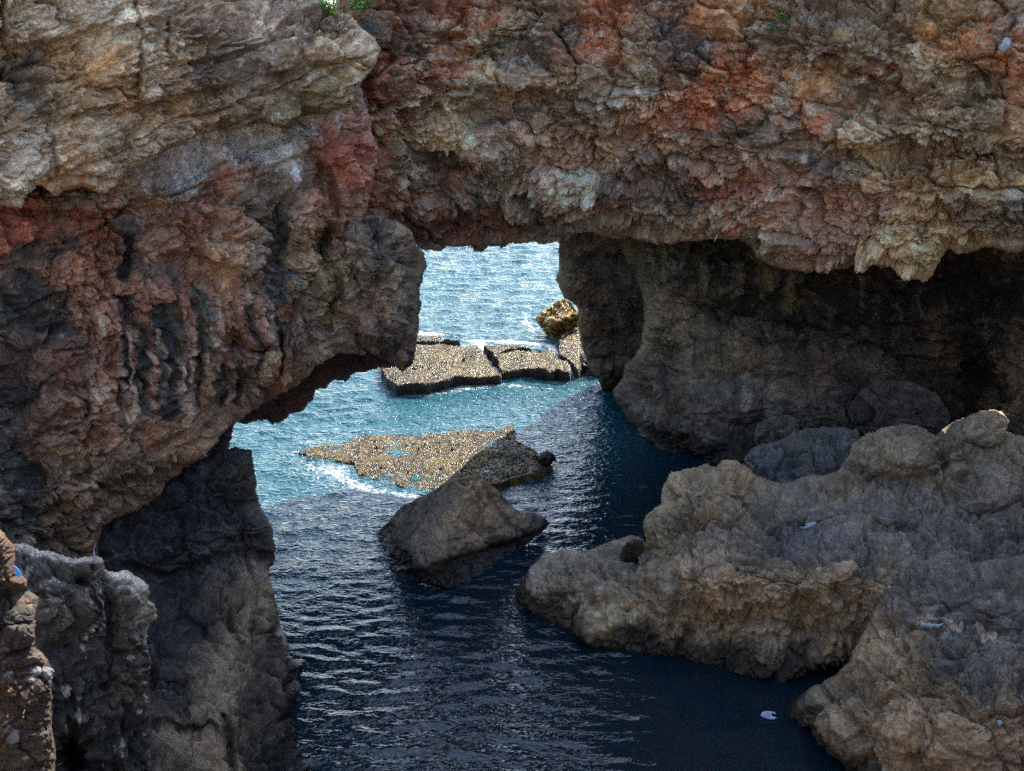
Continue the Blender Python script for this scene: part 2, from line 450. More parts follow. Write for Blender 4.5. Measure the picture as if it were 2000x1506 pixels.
D_out = [(-130, 300), (0, 300), (300, 160), (560, 120), (690, 110), (740, 300), (700, 470), (700, 640), (712, 690), (660, 693), (610, 722), (572, 762), (522, 792), (450, 832), (425, 862), (388, 897), (330, 935), (300, 980), (200, 1030), (190, 1120), (-130, 1150)]
D_dep = [(-100, 420, 18.6), (0, 420, 19.0), (0, 700, 18.5), (0, 1000, 17.6), (200, 1000, 18.9), (300, 700, 20.4), (300, 450, 20.6), (450, 800, 21.8), (500, 550, 21.9), (620, 350, 23.4), (620, 600, 23.0), (700, 700, 23.8), (400, 870, 20.9), (80, 560, 19.3), (60, 900, 18.3), (700, 200, 24.4), (-100, 1100, 16.8)]
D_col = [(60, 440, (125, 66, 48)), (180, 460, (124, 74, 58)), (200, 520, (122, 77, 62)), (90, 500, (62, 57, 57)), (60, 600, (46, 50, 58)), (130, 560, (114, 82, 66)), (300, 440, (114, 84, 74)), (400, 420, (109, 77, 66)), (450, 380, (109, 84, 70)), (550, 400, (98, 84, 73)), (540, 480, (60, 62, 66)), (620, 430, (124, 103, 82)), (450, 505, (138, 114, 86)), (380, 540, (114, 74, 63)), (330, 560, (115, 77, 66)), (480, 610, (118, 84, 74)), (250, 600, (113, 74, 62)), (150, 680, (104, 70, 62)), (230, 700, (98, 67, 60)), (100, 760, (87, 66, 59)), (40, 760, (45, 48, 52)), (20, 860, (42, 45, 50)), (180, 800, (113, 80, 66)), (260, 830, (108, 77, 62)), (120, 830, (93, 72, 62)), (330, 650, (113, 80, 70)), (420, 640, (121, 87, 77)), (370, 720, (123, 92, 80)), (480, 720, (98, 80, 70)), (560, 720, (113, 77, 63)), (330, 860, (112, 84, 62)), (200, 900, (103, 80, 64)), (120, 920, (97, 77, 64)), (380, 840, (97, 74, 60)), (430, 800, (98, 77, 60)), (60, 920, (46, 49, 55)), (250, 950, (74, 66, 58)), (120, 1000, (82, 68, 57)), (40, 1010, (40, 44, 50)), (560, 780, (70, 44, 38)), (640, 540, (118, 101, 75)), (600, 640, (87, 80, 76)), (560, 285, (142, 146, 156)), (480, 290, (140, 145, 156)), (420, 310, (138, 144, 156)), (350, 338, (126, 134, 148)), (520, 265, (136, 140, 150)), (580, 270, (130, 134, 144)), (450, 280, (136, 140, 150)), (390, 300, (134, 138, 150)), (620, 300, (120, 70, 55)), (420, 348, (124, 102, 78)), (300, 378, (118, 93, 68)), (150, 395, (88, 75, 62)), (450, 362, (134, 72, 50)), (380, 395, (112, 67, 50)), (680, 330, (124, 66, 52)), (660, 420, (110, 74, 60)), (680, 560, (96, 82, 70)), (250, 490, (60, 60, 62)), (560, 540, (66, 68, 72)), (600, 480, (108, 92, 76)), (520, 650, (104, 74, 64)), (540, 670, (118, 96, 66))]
D_rel = [
    ledge([(-40, 405), (100, 415), (240, 408), (300, 390), (430, 345), (530, 322), (620, 290)], 0.35, 60),
    dome(120, 395, 160, 22, 0.28, 3), dome(360, 372, 110, 24, 0.3, -14), dome(470, 332, 90, 22, 0.25, -12),
    patch([(270, 330), (300, 300), (380, 262), (520, 243), (610, 250), (620, 268), (560, 300), (440, 330), (330, 352), (275, 350)], 0.2, 18),
    dome(370, 420, 50, 34, 0.25), dome(440, 395, 46, 36, 0.3), dome(500, 395, 36, 30, 0.22), dome(560, 385, 40, 60, 0.25), dome(600, 430, 60, 60, 0.35),
    dome(455, 505, 78, 34, 0.32, 12), ledge([(330, 505), (390, 512), (430, 520), (470, 535), (520, 560)], 0.3, 40), dome(480, 612, 42, 52, 0.28), dome(410, 460, 40, 26, 0.18),
    dome(460, 440, 30, 26, 0.2), dome(130, 530, 30, 40, 0.25), dome(250, 460, 60, 40, 0.12), hollow(70, 600, 60, 70, 0.35), hollow(90, 500, 45, 30, 0.25), hollow(30, 760, 40, 140, 0.5),
    hollow(255, 500, 14, 36, 0.2), hollow(450, 545, 20, 20, 0.1), hollow(60, 900, 50, 120, 0.4),
    crack([(620, 330), (632, 400), (655, 450), (640, 500), (650, 560), (640, 640)], 10, 0.5), crack([(655, 460), (620, 530), (560, 620), (530, 665), (430, 665)], 9, 0.35),
    crack([(610, 310), (640, 340), (660, 420)], 9, 0.4), crack([(300, 880), (360, 850), (420, 790), (470, 760)], 7, 0.2), crack([(330, 790), (400, 750), (420, 730)], 6, 0.15),
    dome(600, 640, 34, 46, 0.2, 20), dome(625, 545, 26, 80, 0.25, 32), dome(560, 590, 30, 60, 0.2, 35),
    hollow(170, 690, 60, 40, 0.18, -20), ledge([(80, 640), (150, 625), (200, 650)], 0.22, 50), ledge([(60, 850), (110, 800), (180, 790)], 0.2, 40), ledge([(190, 960), (300, 900), (390, 850), (450, 832)], -0.12, 60),
    dome(330, 870, 50, 50, 0.2), dome(230, 900, 70, 50, 0.22), dome(120, 960, 80, 40, 0.25, -10), ledge([(100, 990), (200, 945), (290, 935)], 0.3, 40),
]
def drip(u, v0, v1, wd, col, k=0.85): return ([(u, v0), (u + 3, (v0 + v1) / 2), (u - 1, v1)], wd, col, k)
DK, GR, WH = (38, 40, 46), (62, 60, 54), (146, 134, 126)
D_str = [drip(253, 470, 545, 9, (44, 46, 52), 0.95), drip(330, 620, 800, 17, DK, 0.95), drip(352, 600, 700, 8, GR, 0.8), drip(283, 655, 800, 11, (48, 48, 46), 0.95), drip(243, 690, 740, 7, GR, 0.8), drip(226, 750, 830, 6, GR, 0.7),
         drip(398, 585, 735, 10, (70, 70, 60), 0.9), drip(411, 590, 660, 6, (40, 44, 52), 0.9), drip(252, 660, 830, 5, WH, 0.6), drip(260, 800, 835, 12, WH, 0.5), drip(355, 690, 780, 12, WH, 0.35), drip(318, 650, 790, 4, WH, 0.6),
         drip(412, 640, 730, 4, WH, 0.7), drip(428, 570, 640, 3, WH, 0.6), drip(185, 610, 660, 6, WH, 0.55), drip(175, 750, 815, 8, (160, 140, 132), 0.5), drip(166, 750, 810, 5, (70, 60, 58), 0.7), drip(440, 720, 790, 6, DK, 0.8),
         drip(468, 715, 790, 5, DK, 0.8), drip(482, 690, 770, 4, (70, 66, 60), 0.8), drip(508, 690, 770, 3, WH, 0.6), drip(455, 705, 790, 5, (120, 116, 106), 0.6), drip(495, 690, 770, 6, (96, 88, 78), 0.6), drip(256, 600, 625, 12, DK, 0.85),
         drip(362, 540, 580, 9, (66, 68, 70), 0.8), drip(548, 430, 590, 13, (58, 61, 66), 0.9), drip(530, 420, 470, 8, (66, 66, 66), 0.7), drip(172, 900, 940, 5, GR, 0.7), drip(200, 860, 910, 4, GR, 0.6), drip(284, 860, 910, 4, DK, 0.7), drip(205, 470, 520, 5, (80, 62, 58), 0.6), drip(340, 830, 880, 5, (80, 72, 60), 0.6), drip(300, 840, 880, 6, (132, 84, 56), 0.5)]
_q = random.Random(3)
for _k in range(26):
    _u = _q.uniform(150, 540); _v = 560 + _q.uniform(0, 160) - 0.12 * (_u - 300); _l = _q.uniform(60, 150)
    D_str.append(drip(_u, _v, _v + _l, _q.uniform(3, 8), *_q.choice([((44, 46, 50), 0.75), ((60, 58, 52), 0.6), ((140, 128, 120), 0.4), ((52, 44, 42), 0.6)])))
D_rel += [crack(s_[0], s_[1] * 1.1, 0.15) for s_ in D_str if sum(s_[2]) < 200 and s_[1] >= 5]
D_str = [(a_, b_ * 1.15, c_, min(1.0, d_ * 1.1)) if sum(c_) < 250 else (a_, b_, c_, d_) for a_, b_, c_, d_ in D_str]
cliff, _ = rock('cliff', D_out, D_dep, D_col, FACE, 11, thick=2.6, R=0.45, relief=D_rel, streaks=D_str, jag=7, lichen=0.12, tide=False, bright=1.85, sat=0.74, warm=(1.18, 1.03, 0.78), origin=at(300, 700, 22) * np.array([1, 1, 0]))
tag(cliff, 'red brown overhanging cliff face with dark vertical drip streaks, left leg of the arch', 'cliff', kind='structure')

F_out = [(-130, 395), (0, 402), (45, 408), (55, 384), (72, 362), (92, 366), (108, 384), (130, 374), (165, 368), (205, 380), (240, 350), (262, 326), (285, 312), (310, 306), (350, 282), (382, 264), (430, 253), (470, 250), (500, 238), (520, 246), (560, 250), (600, 226), (650, 212), (690, 204), (706, 160), (738, 122), (748, 96), (735, 72), (705, 52), (690, 25), (640, 12), (600, -30), (520, -90), (300, -150), (-130, -180)]
F_dep = [(-100, 400, 17.2), (0, 400, 17.9), (0, 0, 18.5), (0, -150, 19.2), (270, 320, 19.9), (300, 0, 20.5), (450, 250, 21.4), (620, 225, 22.9), (735, 100, 24.1), (690, 30, 24.6), (500, -80, 23.4), (-100, 0, 18.0), (620, 100, 22.9), (450, 100, 21.6)]
F_col = [(100, 40, (152, 142, 130)), (230, 22, (160, 154, 147)), (30, 50, (150, 138, 122)), (170, 70, (158, 146, 132)), (60, 100, (136, 114, 88)), (120, 130, (146, 118, 82)), (180, 140, (152, 122, 80)), (240, 130, (134, 108, 76)), (200, 195, (132, 108, 76)), (150, 190, (122, 106, 84)), (40, 150, (80, 76, 74)), (60, 210, (86, 83, 80)), (20, 240, (110, 98, 86)), (150, 270, (152, 132, 108)), (50, 320, (162, 157, 150)), (20, 350, (120, 106, 88)), (100, 310, (150, 116, 80)), (105, 250, (146, 128, 104)), (170, 310, (142, 116, 86)), (140, 340, (148, 112, 76)), (230, 240, (152, 144, 130)), (200, 330, (136, 128, 118)), (300, 280, (102, 90, 78)), (340, 250, (118, 100, 80)), (290, 60, (122, 109, 95)), (320, 20, (140, 128, 116)), (400, 60, (106, 90, 78)), (370, 20, (120, 104, 90)), (430, 90, (100, 95, 90)), (480, 40, (100, 84, 72)), (330, 150, (106, 86, 70)), (300, 110, (170, 164, 156)), (290, 165, (164, 158, 150)), (310, 120, (140, 116, 74)), (272, 190, (160, 118, 74)), (480, 150, (100, 88, 76)), (400, 150, (118, 104, 86)), (560, 100, (116, 100, 80)), (600, 60, (96, 84, 74)), (650, 80, (142, 124, 96)), (700, 105, (152, 136, 115)), (720, 90, (150, 140, 128)), (600, 160, (112, 98, 82)), (520, 200, (107, 92, 76)), (350, 220, (112, 94, 72)), (430, 210, (100, 86, 70)), (400, 230, (130, 108, 78)), (510, 60, (152, 147, 140)), (520, 30, (146, 140, 134)), (640, 200, (110, 102, 70)), (560, 230, (92, 80, 58)), (680, 170, (120, 104, 72)), (450, 120, (92, 90, 92)), (560, 150, (108, 90, 78)), (540, 130, (88, 80, 74)), (250, 175, (112, 100, 84)), (640, 30, (84, 70, 58))]
F_rel = [
    ledge([(-100, 92), (0, 95), (60, 86), (150, 72), (230, 55), (290, 40), (330, 30)], 0.35, 90), ledge([(140, 225), (200, 222), (290, 205), (380, 182), (430, 172)], 0.22, 45), ledge([(170, 215), (200, 205), (240, 205)], 0.2, 30),
    ledge([(330, 135), (400, 122), (440, 110), (490, 92), (540, 80)], 0.28, 50), ledge([(280, 205), (340, 200), (420, 175), (500, 150), (560, 140), (640, 120)], 0.22, 50), ledge([(520, 160), (600, 140), (690, 120)], 0.15, 40),
    crack([(8, 0), (8, 90), (10, 150)], 6, 0.3), crack([(280, 0), (278, 60), (282, 130), (275, 190), (280, 215)], 5, 0.18), hollow(22, 112, 16, 18, 0.4), crack([(340, 40), (330, 90), (350, 130)], 6, 0.2), crack([(100, 255), (104, 300), (112, 345)], 5, 0.12),
    dome(300, 150, 22, 55, 0.14), dome(410, 150, 22, 20, 0.1), dome(510, 70, 24, 30, 0.2), dome(650, 90, 60, 45, 0.3), dome(710, 100, 36, 36, 0.3), dome(600, 160, 50, 30, 0.22), dome(500, 180, 45, 30, 0.2), dome(430, 215, 40, 35, 0.22), dome(380, 60, 60, 40, 0.2),
    dome(560, 225, 30, 22, 0.2), dome(620, 205, 30, 20, 0.2), dome(520, 225, 26, 20, 0.2), dome(660, 45, 40, 14, 0.25), dome(130, 310, 90, 70, 0.12), hollow(60, 165, 30, 50, 0.12), ledge([(80, 30), (130, 42), (180, 25)], 0.06, 20),
]
F_str = [drip(60, 190, 300, 16, (84, 80, 76), 0.6), drip(103, 270, 345, 9, (92, 84, 76), 0.75), drip(50, 270, 400, 24, (168, 164, 158), 0.6), drip(148, 250, 290, 6, (90, 70, 62), 0.5), drip(30, 130, 180, 14, (70, 68, 68), 0.7)]
bed, _ = rock('upper_bed', F_out, F_dep, F_col, BEDDED, 23, thick=2.4, R=0.35, relief=F_rel, streaks=F_str, jag=7, lichen=0.34, tide=False, parent=cliff, bright=1.4, warm=(1.22, 1.03, 0.77))
bed['label'] = 'tan and grey lichen covered rock bed overhanging the red face'

E_out = [(648, 470), (668, 440), (700, 418), (740, 420), (772, 430), (800, 450), (815, 480), (830, 494), (835, 522), (824, 560), (828, 592), (819, 620), (817, 650), (810, 688), (800, 714), (786, 724), (770, 712), (742, 700), (700, 668), (660, 662), (632, 640), (636, 590), (655, 540), (650, 510)]
E_dep = [(750, 430, 24.3), (750, 560, 23.8), (660, 560, 24.0), (750, 690, 23.9), (830, 560, 24.7), (700, 470, 24.0), (800, 480, 24.6), (640, 640, 24.0), (805, 700, 24.4)]
E_col = [(700, 450, (104, 94, 82)), (790, 470, (114, 101, 87)), (740, 500, (88, 85, 82)), (700, 540, (118, 105, 87)), (780, 560, (103, 93, 80)), (720, 610, (123, 101, 84)), (790, 620, (93, 84, 75)), (760, 680, (97, 83, 72)), (690, 650, (104, 84, 70)), (800, 690, (44, 42, 42)), (735, 445, (66, 63, 60)), (660, 520, (62, 60, 50)), (660, 600, (100, 88, 72)), (810, 600, (70, 64, 58)), (700, 490, (112, 100, 84))]
E_rel = [dome(700, 500, 46, 70, 0.25), dome(775, 500, 46, 70, 0.25), dome(710, 600, 60, 60, 0.2), dome(780, 620, 40, 60, 0.16), ledge([(650, 560), (720, 545), (800, 555), (830, 560)], 0.1, 30), ledge([(690, 600), (760, 590), (820, 610)], 0.1, 30), crack([(748, 610), (742, 660), (748, 700)], 6, 0.16), crack([(735, 430), (745, 500), (735, 560)], 7, 0.14)]
pil, _ = rock('hanging_boulder', E_out, E_dep, E_col, CAVE, 31, thick=1.2, R=0.3, relief=E_rel, streaks=[drip(738, 425, 520, 14, (64, 62, 58), 0.6), drip(668, 470, 560, 10, (70, 66, 48), 0.5)], jag=5, lichen=0.18, tide=False, bright=1.35, parent=cliff)
pil['label'] = 'grey rounded boulder hanging at the inner end of the cliff'

S_out = [(380, 800), (470, 760), (540, 700), (600, 640), (700, 640), (800, 660), (806, 700), (790, 716), (742, 722), (705, 722), (680, 726), (674, 740), (652, 742), (640, 758), (622, 768), (614, 782), (598, 788), (588, 803), (566, 808), (558, 816), (535, 829), (520, 824), (500, 826), (484, 830), (462, 828), (452, 842), (449, 872), (440, 902), (415, 960), (300, 1010), (200, 1070), (100, 1110), (100, 950), (250, 880)]
S_dep = [(450, 840, 22.7), (560, 790, 23.8), (650, 730, 24.6), (740, 700, 24.9), (800, 690, 25.0), (420, 880, 22.2), (300, 960, 21.0), (200, 1040, 20.0), (120, 1000, 19.6), (600, 660, 24.4)]
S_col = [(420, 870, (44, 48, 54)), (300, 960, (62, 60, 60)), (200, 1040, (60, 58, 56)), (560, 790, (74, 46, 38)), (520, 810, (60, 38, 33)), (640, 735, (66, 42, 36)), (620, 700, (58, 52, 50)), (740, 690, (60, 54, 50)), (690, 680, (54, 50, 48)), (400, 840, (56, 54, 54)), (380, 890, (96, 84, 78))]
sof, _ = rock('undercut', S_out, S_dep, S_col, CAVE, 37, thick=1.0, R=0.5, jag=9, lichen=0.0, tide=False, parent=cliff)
sof['label'] = 'dark brown underside of the cliff edge'

H_out = [(590, 470), (600, 300), (640, 200), (650, 60), (660, -40), (700, -70), (860, -80), (900, -150), (1050, -190), (1600, -190), (2260, -190), (2260, 470), (2120, 480), (2000, 490), (1971, 499), (1940, 488), (1900, 492), (1872, 498), (1853, 486), (1838, 505), (1829, 526), (1816, 548), (1804, 556), (1788, 546), (1772, 543), (1755, 530), (1739, 521), (1722, 526), (1705, 511), (1680, 520), (1655, 528), (1634, 527), (1610, 535), (1572, 535), (1550, 528), (1525, 525), (1500, 518), (1477, 510), (1462, 480), (1445, 466), (1400, 468), (1335, 473), (1300, 476), (1270, 470), (1230, 467), (1190, 462), (1150, 455), (1120, 462), (1093, 476), (1060, 475), (1030, 477), (1000, 477), (980, 481), (955, 482), (938, 491), (926, 493), (918, 484), (900, 481), (872, 485), (864, 494), (845, 493), (825, 489), (812, 478), (790, 470), (700, 470)]
H_dep = [(610, 100, 25.4), (650, 400, 25.6), (850, 100, 26.7), (850, 450, 27.2), (1050, 460, 27.4), (1050, 0, 27.2), (1300, 200, 26.2), (1300, 460, 26.6), (1600, 500, 25.2), (1600, 100, 25.6), (2000, 480, 23.6), (2000, 0, 24.4), (2200, -100, 24.2), (1000, -100, 28.0), (1600, -100, 26.4), (1120, 300, 26.8), (1800, 400, 24.2)]
H_col = [(740, 20, (96, 66, 54)), (800, 20, (108, 72, 58)), (850, 30, (112, 70, 56)), (900, 30, (144, 76, 50)), (870, 15, (120, 70, 54)), (760, 60, (92, 76, 66)), (820, 70, (96, 78, 66)), (860, 48, (134, 112, 86)), (930, 60, (138, 120, 96)), (990, 45, (128, 114, 96)), (1000, 90, (74, 77, 84)), (1080, 60, (80, 76, 78)), (1170, 30, (138, 82, 55)), (1160, 65, (128, 74, 52)), (1250, 80, (118, 101, 90)), (1320, 60, (64, 62, 62)), (1330, 100, (60, 58, 60)), (1200, 90, (122, 93, 74)), (1100, 20, (96, 74, 62)), (1040, 10, (110, 92, 76)), (750, 140, (128, 70, 48)), (700, 280, (128, 64, 48)), (680, 330, (130, 64, 48)), (740, 340, (114, 67, 52)), (720, 210, (118, 64, 48)), (760, 180, (92, 64, 54)), (800, 160, (98, 78, 67)), (850, 140, (140, 90, 72)), (900, 180, (117, 107, 97)), (920, 200, (110, 102, 95)), (900, 150, (128, 112, 92)), (940, 140, (132, 112, 90)), (760, 240, (122, 97, 76)), (720, 250, (104, 66, 52)), (880, 245, (152, 140, 118)), (850, 255, (146, 134, 112)), (960, 270, (112, 97, 86)), (1000, 305, (122, 110, 112)), (950, 310, (128, 114, 108)), (920, 320, (116, 100, 92)), (1010, 160, (132, 112, 90)), (1100, 150, (137, 117, 95)), (1060, 130, (112, 100, 92)), (1050, 220, (97, 82, 72)), (1000, 215, (84, 68, 58)), (1100, 280, (117, 88, 67)), (1090, 240, (124, 94, 74)), (1060, 250, (120, 104, 84)), (1170, 270, (124, 98, 74)), (1150, 240, (114, 96, 78)), (1160, 180, (117, 107, 96)), (1250, 170, (112, 107, 99)), (1300, 150, (108, 82, 67)), (820, 310, (58, 52, 50)), (830, 350, (62, 50, 46)), (800, 370, (117, 107, 92)), (860, 345, (74, 56, 50)), (870, 400, (112, 78, 67)), (840, 420, (104, 66, 56)), (930, 390, (82, 72, 70)), (1000, 390, (77, 74, 73)), (985, 380, (122, 117, 106)), (1060, 340, (144, 124, 118)), (1030, 320, (132, 114, 108)), (1120, 380, (168, 161, 152)), (1150, 350, (153, 148, 142)), (1090, 360, (140, 124, 118)), (1080, 400, (132, 117, 112)), (1140, 400, (124, 108, 102)), (900, 455, (92, 52, 40)), (850, 465, (64, 42, 38)), (960, 460, (96, 60, 42)), (1000, 450, (84, 58, 43)), (1060, 450, (66, 56, 48)), (1030, 430, (96, 88, 82)), (700, 420, (122, 77, 66)), (760, 410, (112, 72, 62)), (640, 380, (112, 66, 52)), (1250, 310, (92, 84, 77)), (1210, 330, (84, 70, 60)), (1330, 280, (122, 98, 72)), (1290, 240, (142, 87, 61)), (1320, 330, (87, 74, 67)), (1200, 375, (118, 74, 58)), (1240, 380, (110, 74, 62)), (1300, 420, (102, 92, 74)), (1345, 420, (130, 108, 76)), (1180, 430, (88, 77, 67)), (1240, 420, (102, 82, 73)), (1270, 440, (92, 76, 66)), (1370, 370, (70, 68, 72)), (1340, 390, (72, 70, 74)),
         (1440, 50, (138, 98, 56)), (1400, 30, (132, 87, 56)), (1450, 80, (128, 98, 61)), (1500, 80, (107, 94, 82)), (1480, 20, (108, 80, 60)), (1350, 80, (62, 60, 62)), (1380, 110, (122, 83, 56)), (1420, 190, (156, 90, 52)), (1450, 170, (150, 92, 56)), (1370, 205, (150, 87, 55)), (1340, 220, (133, 83, 61)), (1500, 190, (128, 120, 107)), (1530, 180, (122, 114, 102)), (1470, 205, (118, 101, 82)), (1560, 200, (140, 103, 61)), (1580, 170, (134, 98, 60)), (1590, 150, (130, 98, 60)), (1570, 230, (146, 87, 55)), (1450, 240, (103, 93, 82)), (1500, 260, (98, 88, 78)), (1400, 260, (92, 80, 74)), (1550, 120, (92, 72, 60)), (1580, 80, (112, 97, 87)), (1680, 100, (138, 116, 90)), (1670, 50, (107, 94, 82)), (1640, 50, (98, 88, 82)), (1700, 135, (132, 113, 89)), (1740, 120, (116, 98, 80)), (1620, 110, (92, 68, 52)), (1760, 110, (62, 52, 47)), (1820, 30, (128, 101, 69)), (1760, 40, (110, 90, 74)), (1900, 30, (118, 97, 76)), (1960, 30, (100, 94, 90)), (1870, 65, (156, 100, 50)), (1900, 58, (140, 88, 54)), (1950, 60, (108, 78, 67)), (1800, 130, (132, 117, 92)), (1880, 120, (143, 120, 92)), (1830, 170, (137, 120, 92)), (1980, 110, (146, 92, 58)), (1760, 170, (87, 67, 53)), (1900, 180, (97, 82, 64)), (1660, 190, (98, 78, 64)), (1740, 160, (130, 78, 53)), (1650, 250, (122, 107, 87)), (1700, 270, (134, 116, 90)), (1680, 290, (124, 112, 92)), (1800, 260, (122, 105, 82)), (1750, 240, (118, 100, 80)), (1900, 250, (117, 102, 84)), (1970, 260, (122, 97, 74)), (1560, 330, (92, 82, 77)), (1620, 320, (92, 80, 74)), (1400, 320, (124, 94, 77)), (1420, 310, (150, 130, 116)), (1480, 300, (98, 80, 72)), (1440, 350, (124, 80, 62)), (1420, 375, (146, 84, 60)), (1500, 390, (133, 98, 83)), (1580, 400, (128, 95, 80)), (1650, 420, (123, 93, 77)), (1700, 390, (134, 99, 80)), (1800, 340, (144, 116, 76)), (1880, 340, (150, 124, 80)), (1960, 340, (138, 114, 76)), (1760, 360, (139, 109, 80)), (1830, 310, (112, 84, 56)), (1920, 300, (96, 76, 60)), (1680, 430, (117, 88, 73)), (1800, 430, (144, 119, 85)), (1720, 465, (154, 128, 94)), (1690, 470, (150, 124, 92)), (1790, 500, (148, 122, 88)), (1760, 525, (133, 108, 80)), (1500, 450, (112, 91, 77)), (1550, 470, (108, 94, 82)), (1580, 490, (117, 90, 79)), (1450, 440, (108, 93, 74)), (1470, 470, (92, 86, 78)), (1900, 440, (124, 102, 73)), (1960, 460, (108, 92, 70)), (1900, 400, (116, 92, 76)), (1620, 515, (113, 88, 80)), (1820, 470, (140, 118, 84)), (1990, 400, (92, 96, 98)), (1970, 420, (110, 92, 72))]
H_rel = [
    dome(900, 185, 62, 48, 0.55), dome(760, 240, 40, 30, 0.28), dome(730, 180, 42, 40, 0.2), dome(880, 250, 50, 24, 0.22), dome(930, 300, 90, 42, 0.3), dome(1060, 345, 60, 45, 0.3), dome(1120, 380, 70, 48, 0.35), dome(1010, 160, 80, 34, 0.3), dome(1120, 150, 70, 45, 0.28), dome(1240, 180, 80, 55, 0.28),
    dome(850, 48, 26, 20, 0.3), dome(885, 48, 26, 20, 0.28), dome(945, 65, 36, 34, 0.35), dome(992, 45, 20, 30, 0.35), dome(920, 95, 40, 20, 0.25), dome(830, 80, 40, 18, 0.2), dome(870, 110, 36, 18, 0.18), hollow(1010, 80, 50, 22, 0.35), hollow(880, 70, 30, 12, 0.3), hollow(1030, 200, 70, 22, 0.4), hollow(950, 230, 50, 18, 0.45), hollow(820, 330, 50, 50, 0.12),
    ledge([(960, 180), (1010, 182), (1080, 185), (1140, 178)], 0.5, 36), ledge([(880, 345), (950, 345), (1010, 345), (1040, 352)], 0.4, 50), dome(800, 370, 34, 36, 0.25), dome(860, 400, 22, 18, 0.15), dome(1044, 260, 12, 36, 0.2), dome(1070, 255, 13, 40, 0.22), dome(1100, 235, 18, 30, 0.22), dome(1130, 240, 16, 30, 0.18), dome(1150, 280, 10, 26, 0.16), dome(1168, 278, 10, 26, 0.16), dome(1200, 255, 14, 26, 0.14),
    dome(1290, 270, 60, 36, 0.2), dome(1240, 320, 50, 50, 0.22), ledge([(1320, 372), (1370, 368), (1410, 366)], 0.45, 22), dome(1340, 425, 46, 26, 0.2), dome(1430, 310, 44, 34, 0.25), dome(1480, 300, 60, 40, 0.22), ledge([(1330, 232), (1380, 215), (1440, 195), (1500, 165), (1510, 160)], 0.35, 40), dome(1510, 195, 60, 40, 0.3), ledge([(1430, 355), (1520, 342), (1570, 335)], 0.28, 30),
    hollow(1345, 60, 40, 70, 0.4), hollow(1340, 150, 30, 30, 0.2), dome(1590, 80, 70, 60, 0.3), dome(1690, 100, 80, 55, 0.45), ledge([(1620, 130), (1660, 150), (1720, 150), (1750, 120)], 0.4, 40), hollow(1760, 115, 22, 30, 0.5), hollow(1620, 115, 18, 18, 0.35), dome(1810, 130, 26, 36, 0.3), dome(1890, 115, 70, 46, 0.35), dome(1820, 172, 28, 24, 0.3), hollow(1824, 173, 6, 6, 0.25), ledge([(1830, 150), (1880, 155), (1960, 145), (2040, 150)], 0.25, 30),
    dome(1680, 265, 80, 38, 0.4), ledge([(1620, 292), (1690, 303), (1760, 285), (1800, 280)], 0.35, 36), dome(1790, 250, 60, 36, 0.25), dome(1880, 250, 70, 34, 0.2), ledge([(1760, 300), (1830, 285), (1880, 300), (1960, 310), (2050, 315)], 0.35, 30), dome(1640, 340, 46, 36, 0.35), hollow(1590, 300, 14, 60, 0.3), hollow(1450, 260, 20, 24, 0.25), dome(1900, 370, 130, 46, 0.2), dome(1740, 380, 120, 46, 0.12), hollow(1706, 408, 8, 12, 0.2), ledge([(1640, 440), (1720, 450), (1800, 440), (1900, 445), (2040, 440)], -0.2, 60),
    dome(1740, 480, 60, 40, 0.3), dome(1800, 500, 50, 50, 0.3), dome(1640, 470, 50, 50, 0.2), dome(1540, 470, 60, 46, 0.2), dome(1450, 440, 60, 30, 0.15), dome(1240, 420, 60, 32, 0.2), dome(1900, 460, 60, 30, 0.2), ledge([(1190, 450), (1300, 452), (1420, 455)], 0.25, 40),
    crack([(660, 190), (700, 170), (735, 140), (760, 110), (780, 70)], 12, 0.4), crack([(690, 190), (716, 176), (720, 150)], 10, 0.5), crack([(740, 120), (860, 100), (940, 110), (1040, 105)], 7, 0.25), crack([(790, 20), (900, 12), (1010, 10), (1090, 15)], 7, 0.2), crack([(1180, 300), (1250, 262), (1330, 220)], 7, 0.25), crack([(800, 250), (810, 320), (790, 400)], 8, 0.12), crack([(1000, 440), (1040, 440), (1080, 445)], 8, 0.2), dome(1090, 440, 14, 40, 0.2), ledge([(800, 420), (900, 425), (980, 425), (1060, 440)], 0.35, 70),
]
H_str = [drip(985, 358, 410, 10, (138, 132, 118), 0.6), drip(935, 355, 405, 9, (64, 62, 66), 0.7), drip(960, 360, 400, 7, (56, 58, 66), 0.7), drip(1040, 360, 400, 7, (180, 172, 160), 0.7), drip(1150, 345, 385, 9, (178, 174, 168), 0.7), drip(1135, 365, 400, 8, (182, 178, 172), 0.6), drip(1100, 390, 410, 8, (186, 180, 176), 0.5), drip(1575, 480, 520, 5, (150, 92, 74), 0.5), drip(1050, 400, 450, 7, (58, 56, 58), 0.6), drip(905, 360, 395, 6, (110, 80, 70), 0.5)]
arch, _ = rock('rock_arch', H_out, H_dep, H_col, CLIFF, 43, thick=3.0, R=0.45, relief=[(lambda U, V, g=g: 0.75 * g(U, V)) for g in H_rel], streaks=H_str, jag=7, lichen=0.22, tide=False, bright=2.05, sat=0.75, warm=(1.18, 1.03, 0.77), origin=at(1300, 400, 27) * np.array([1, 1, 0]))
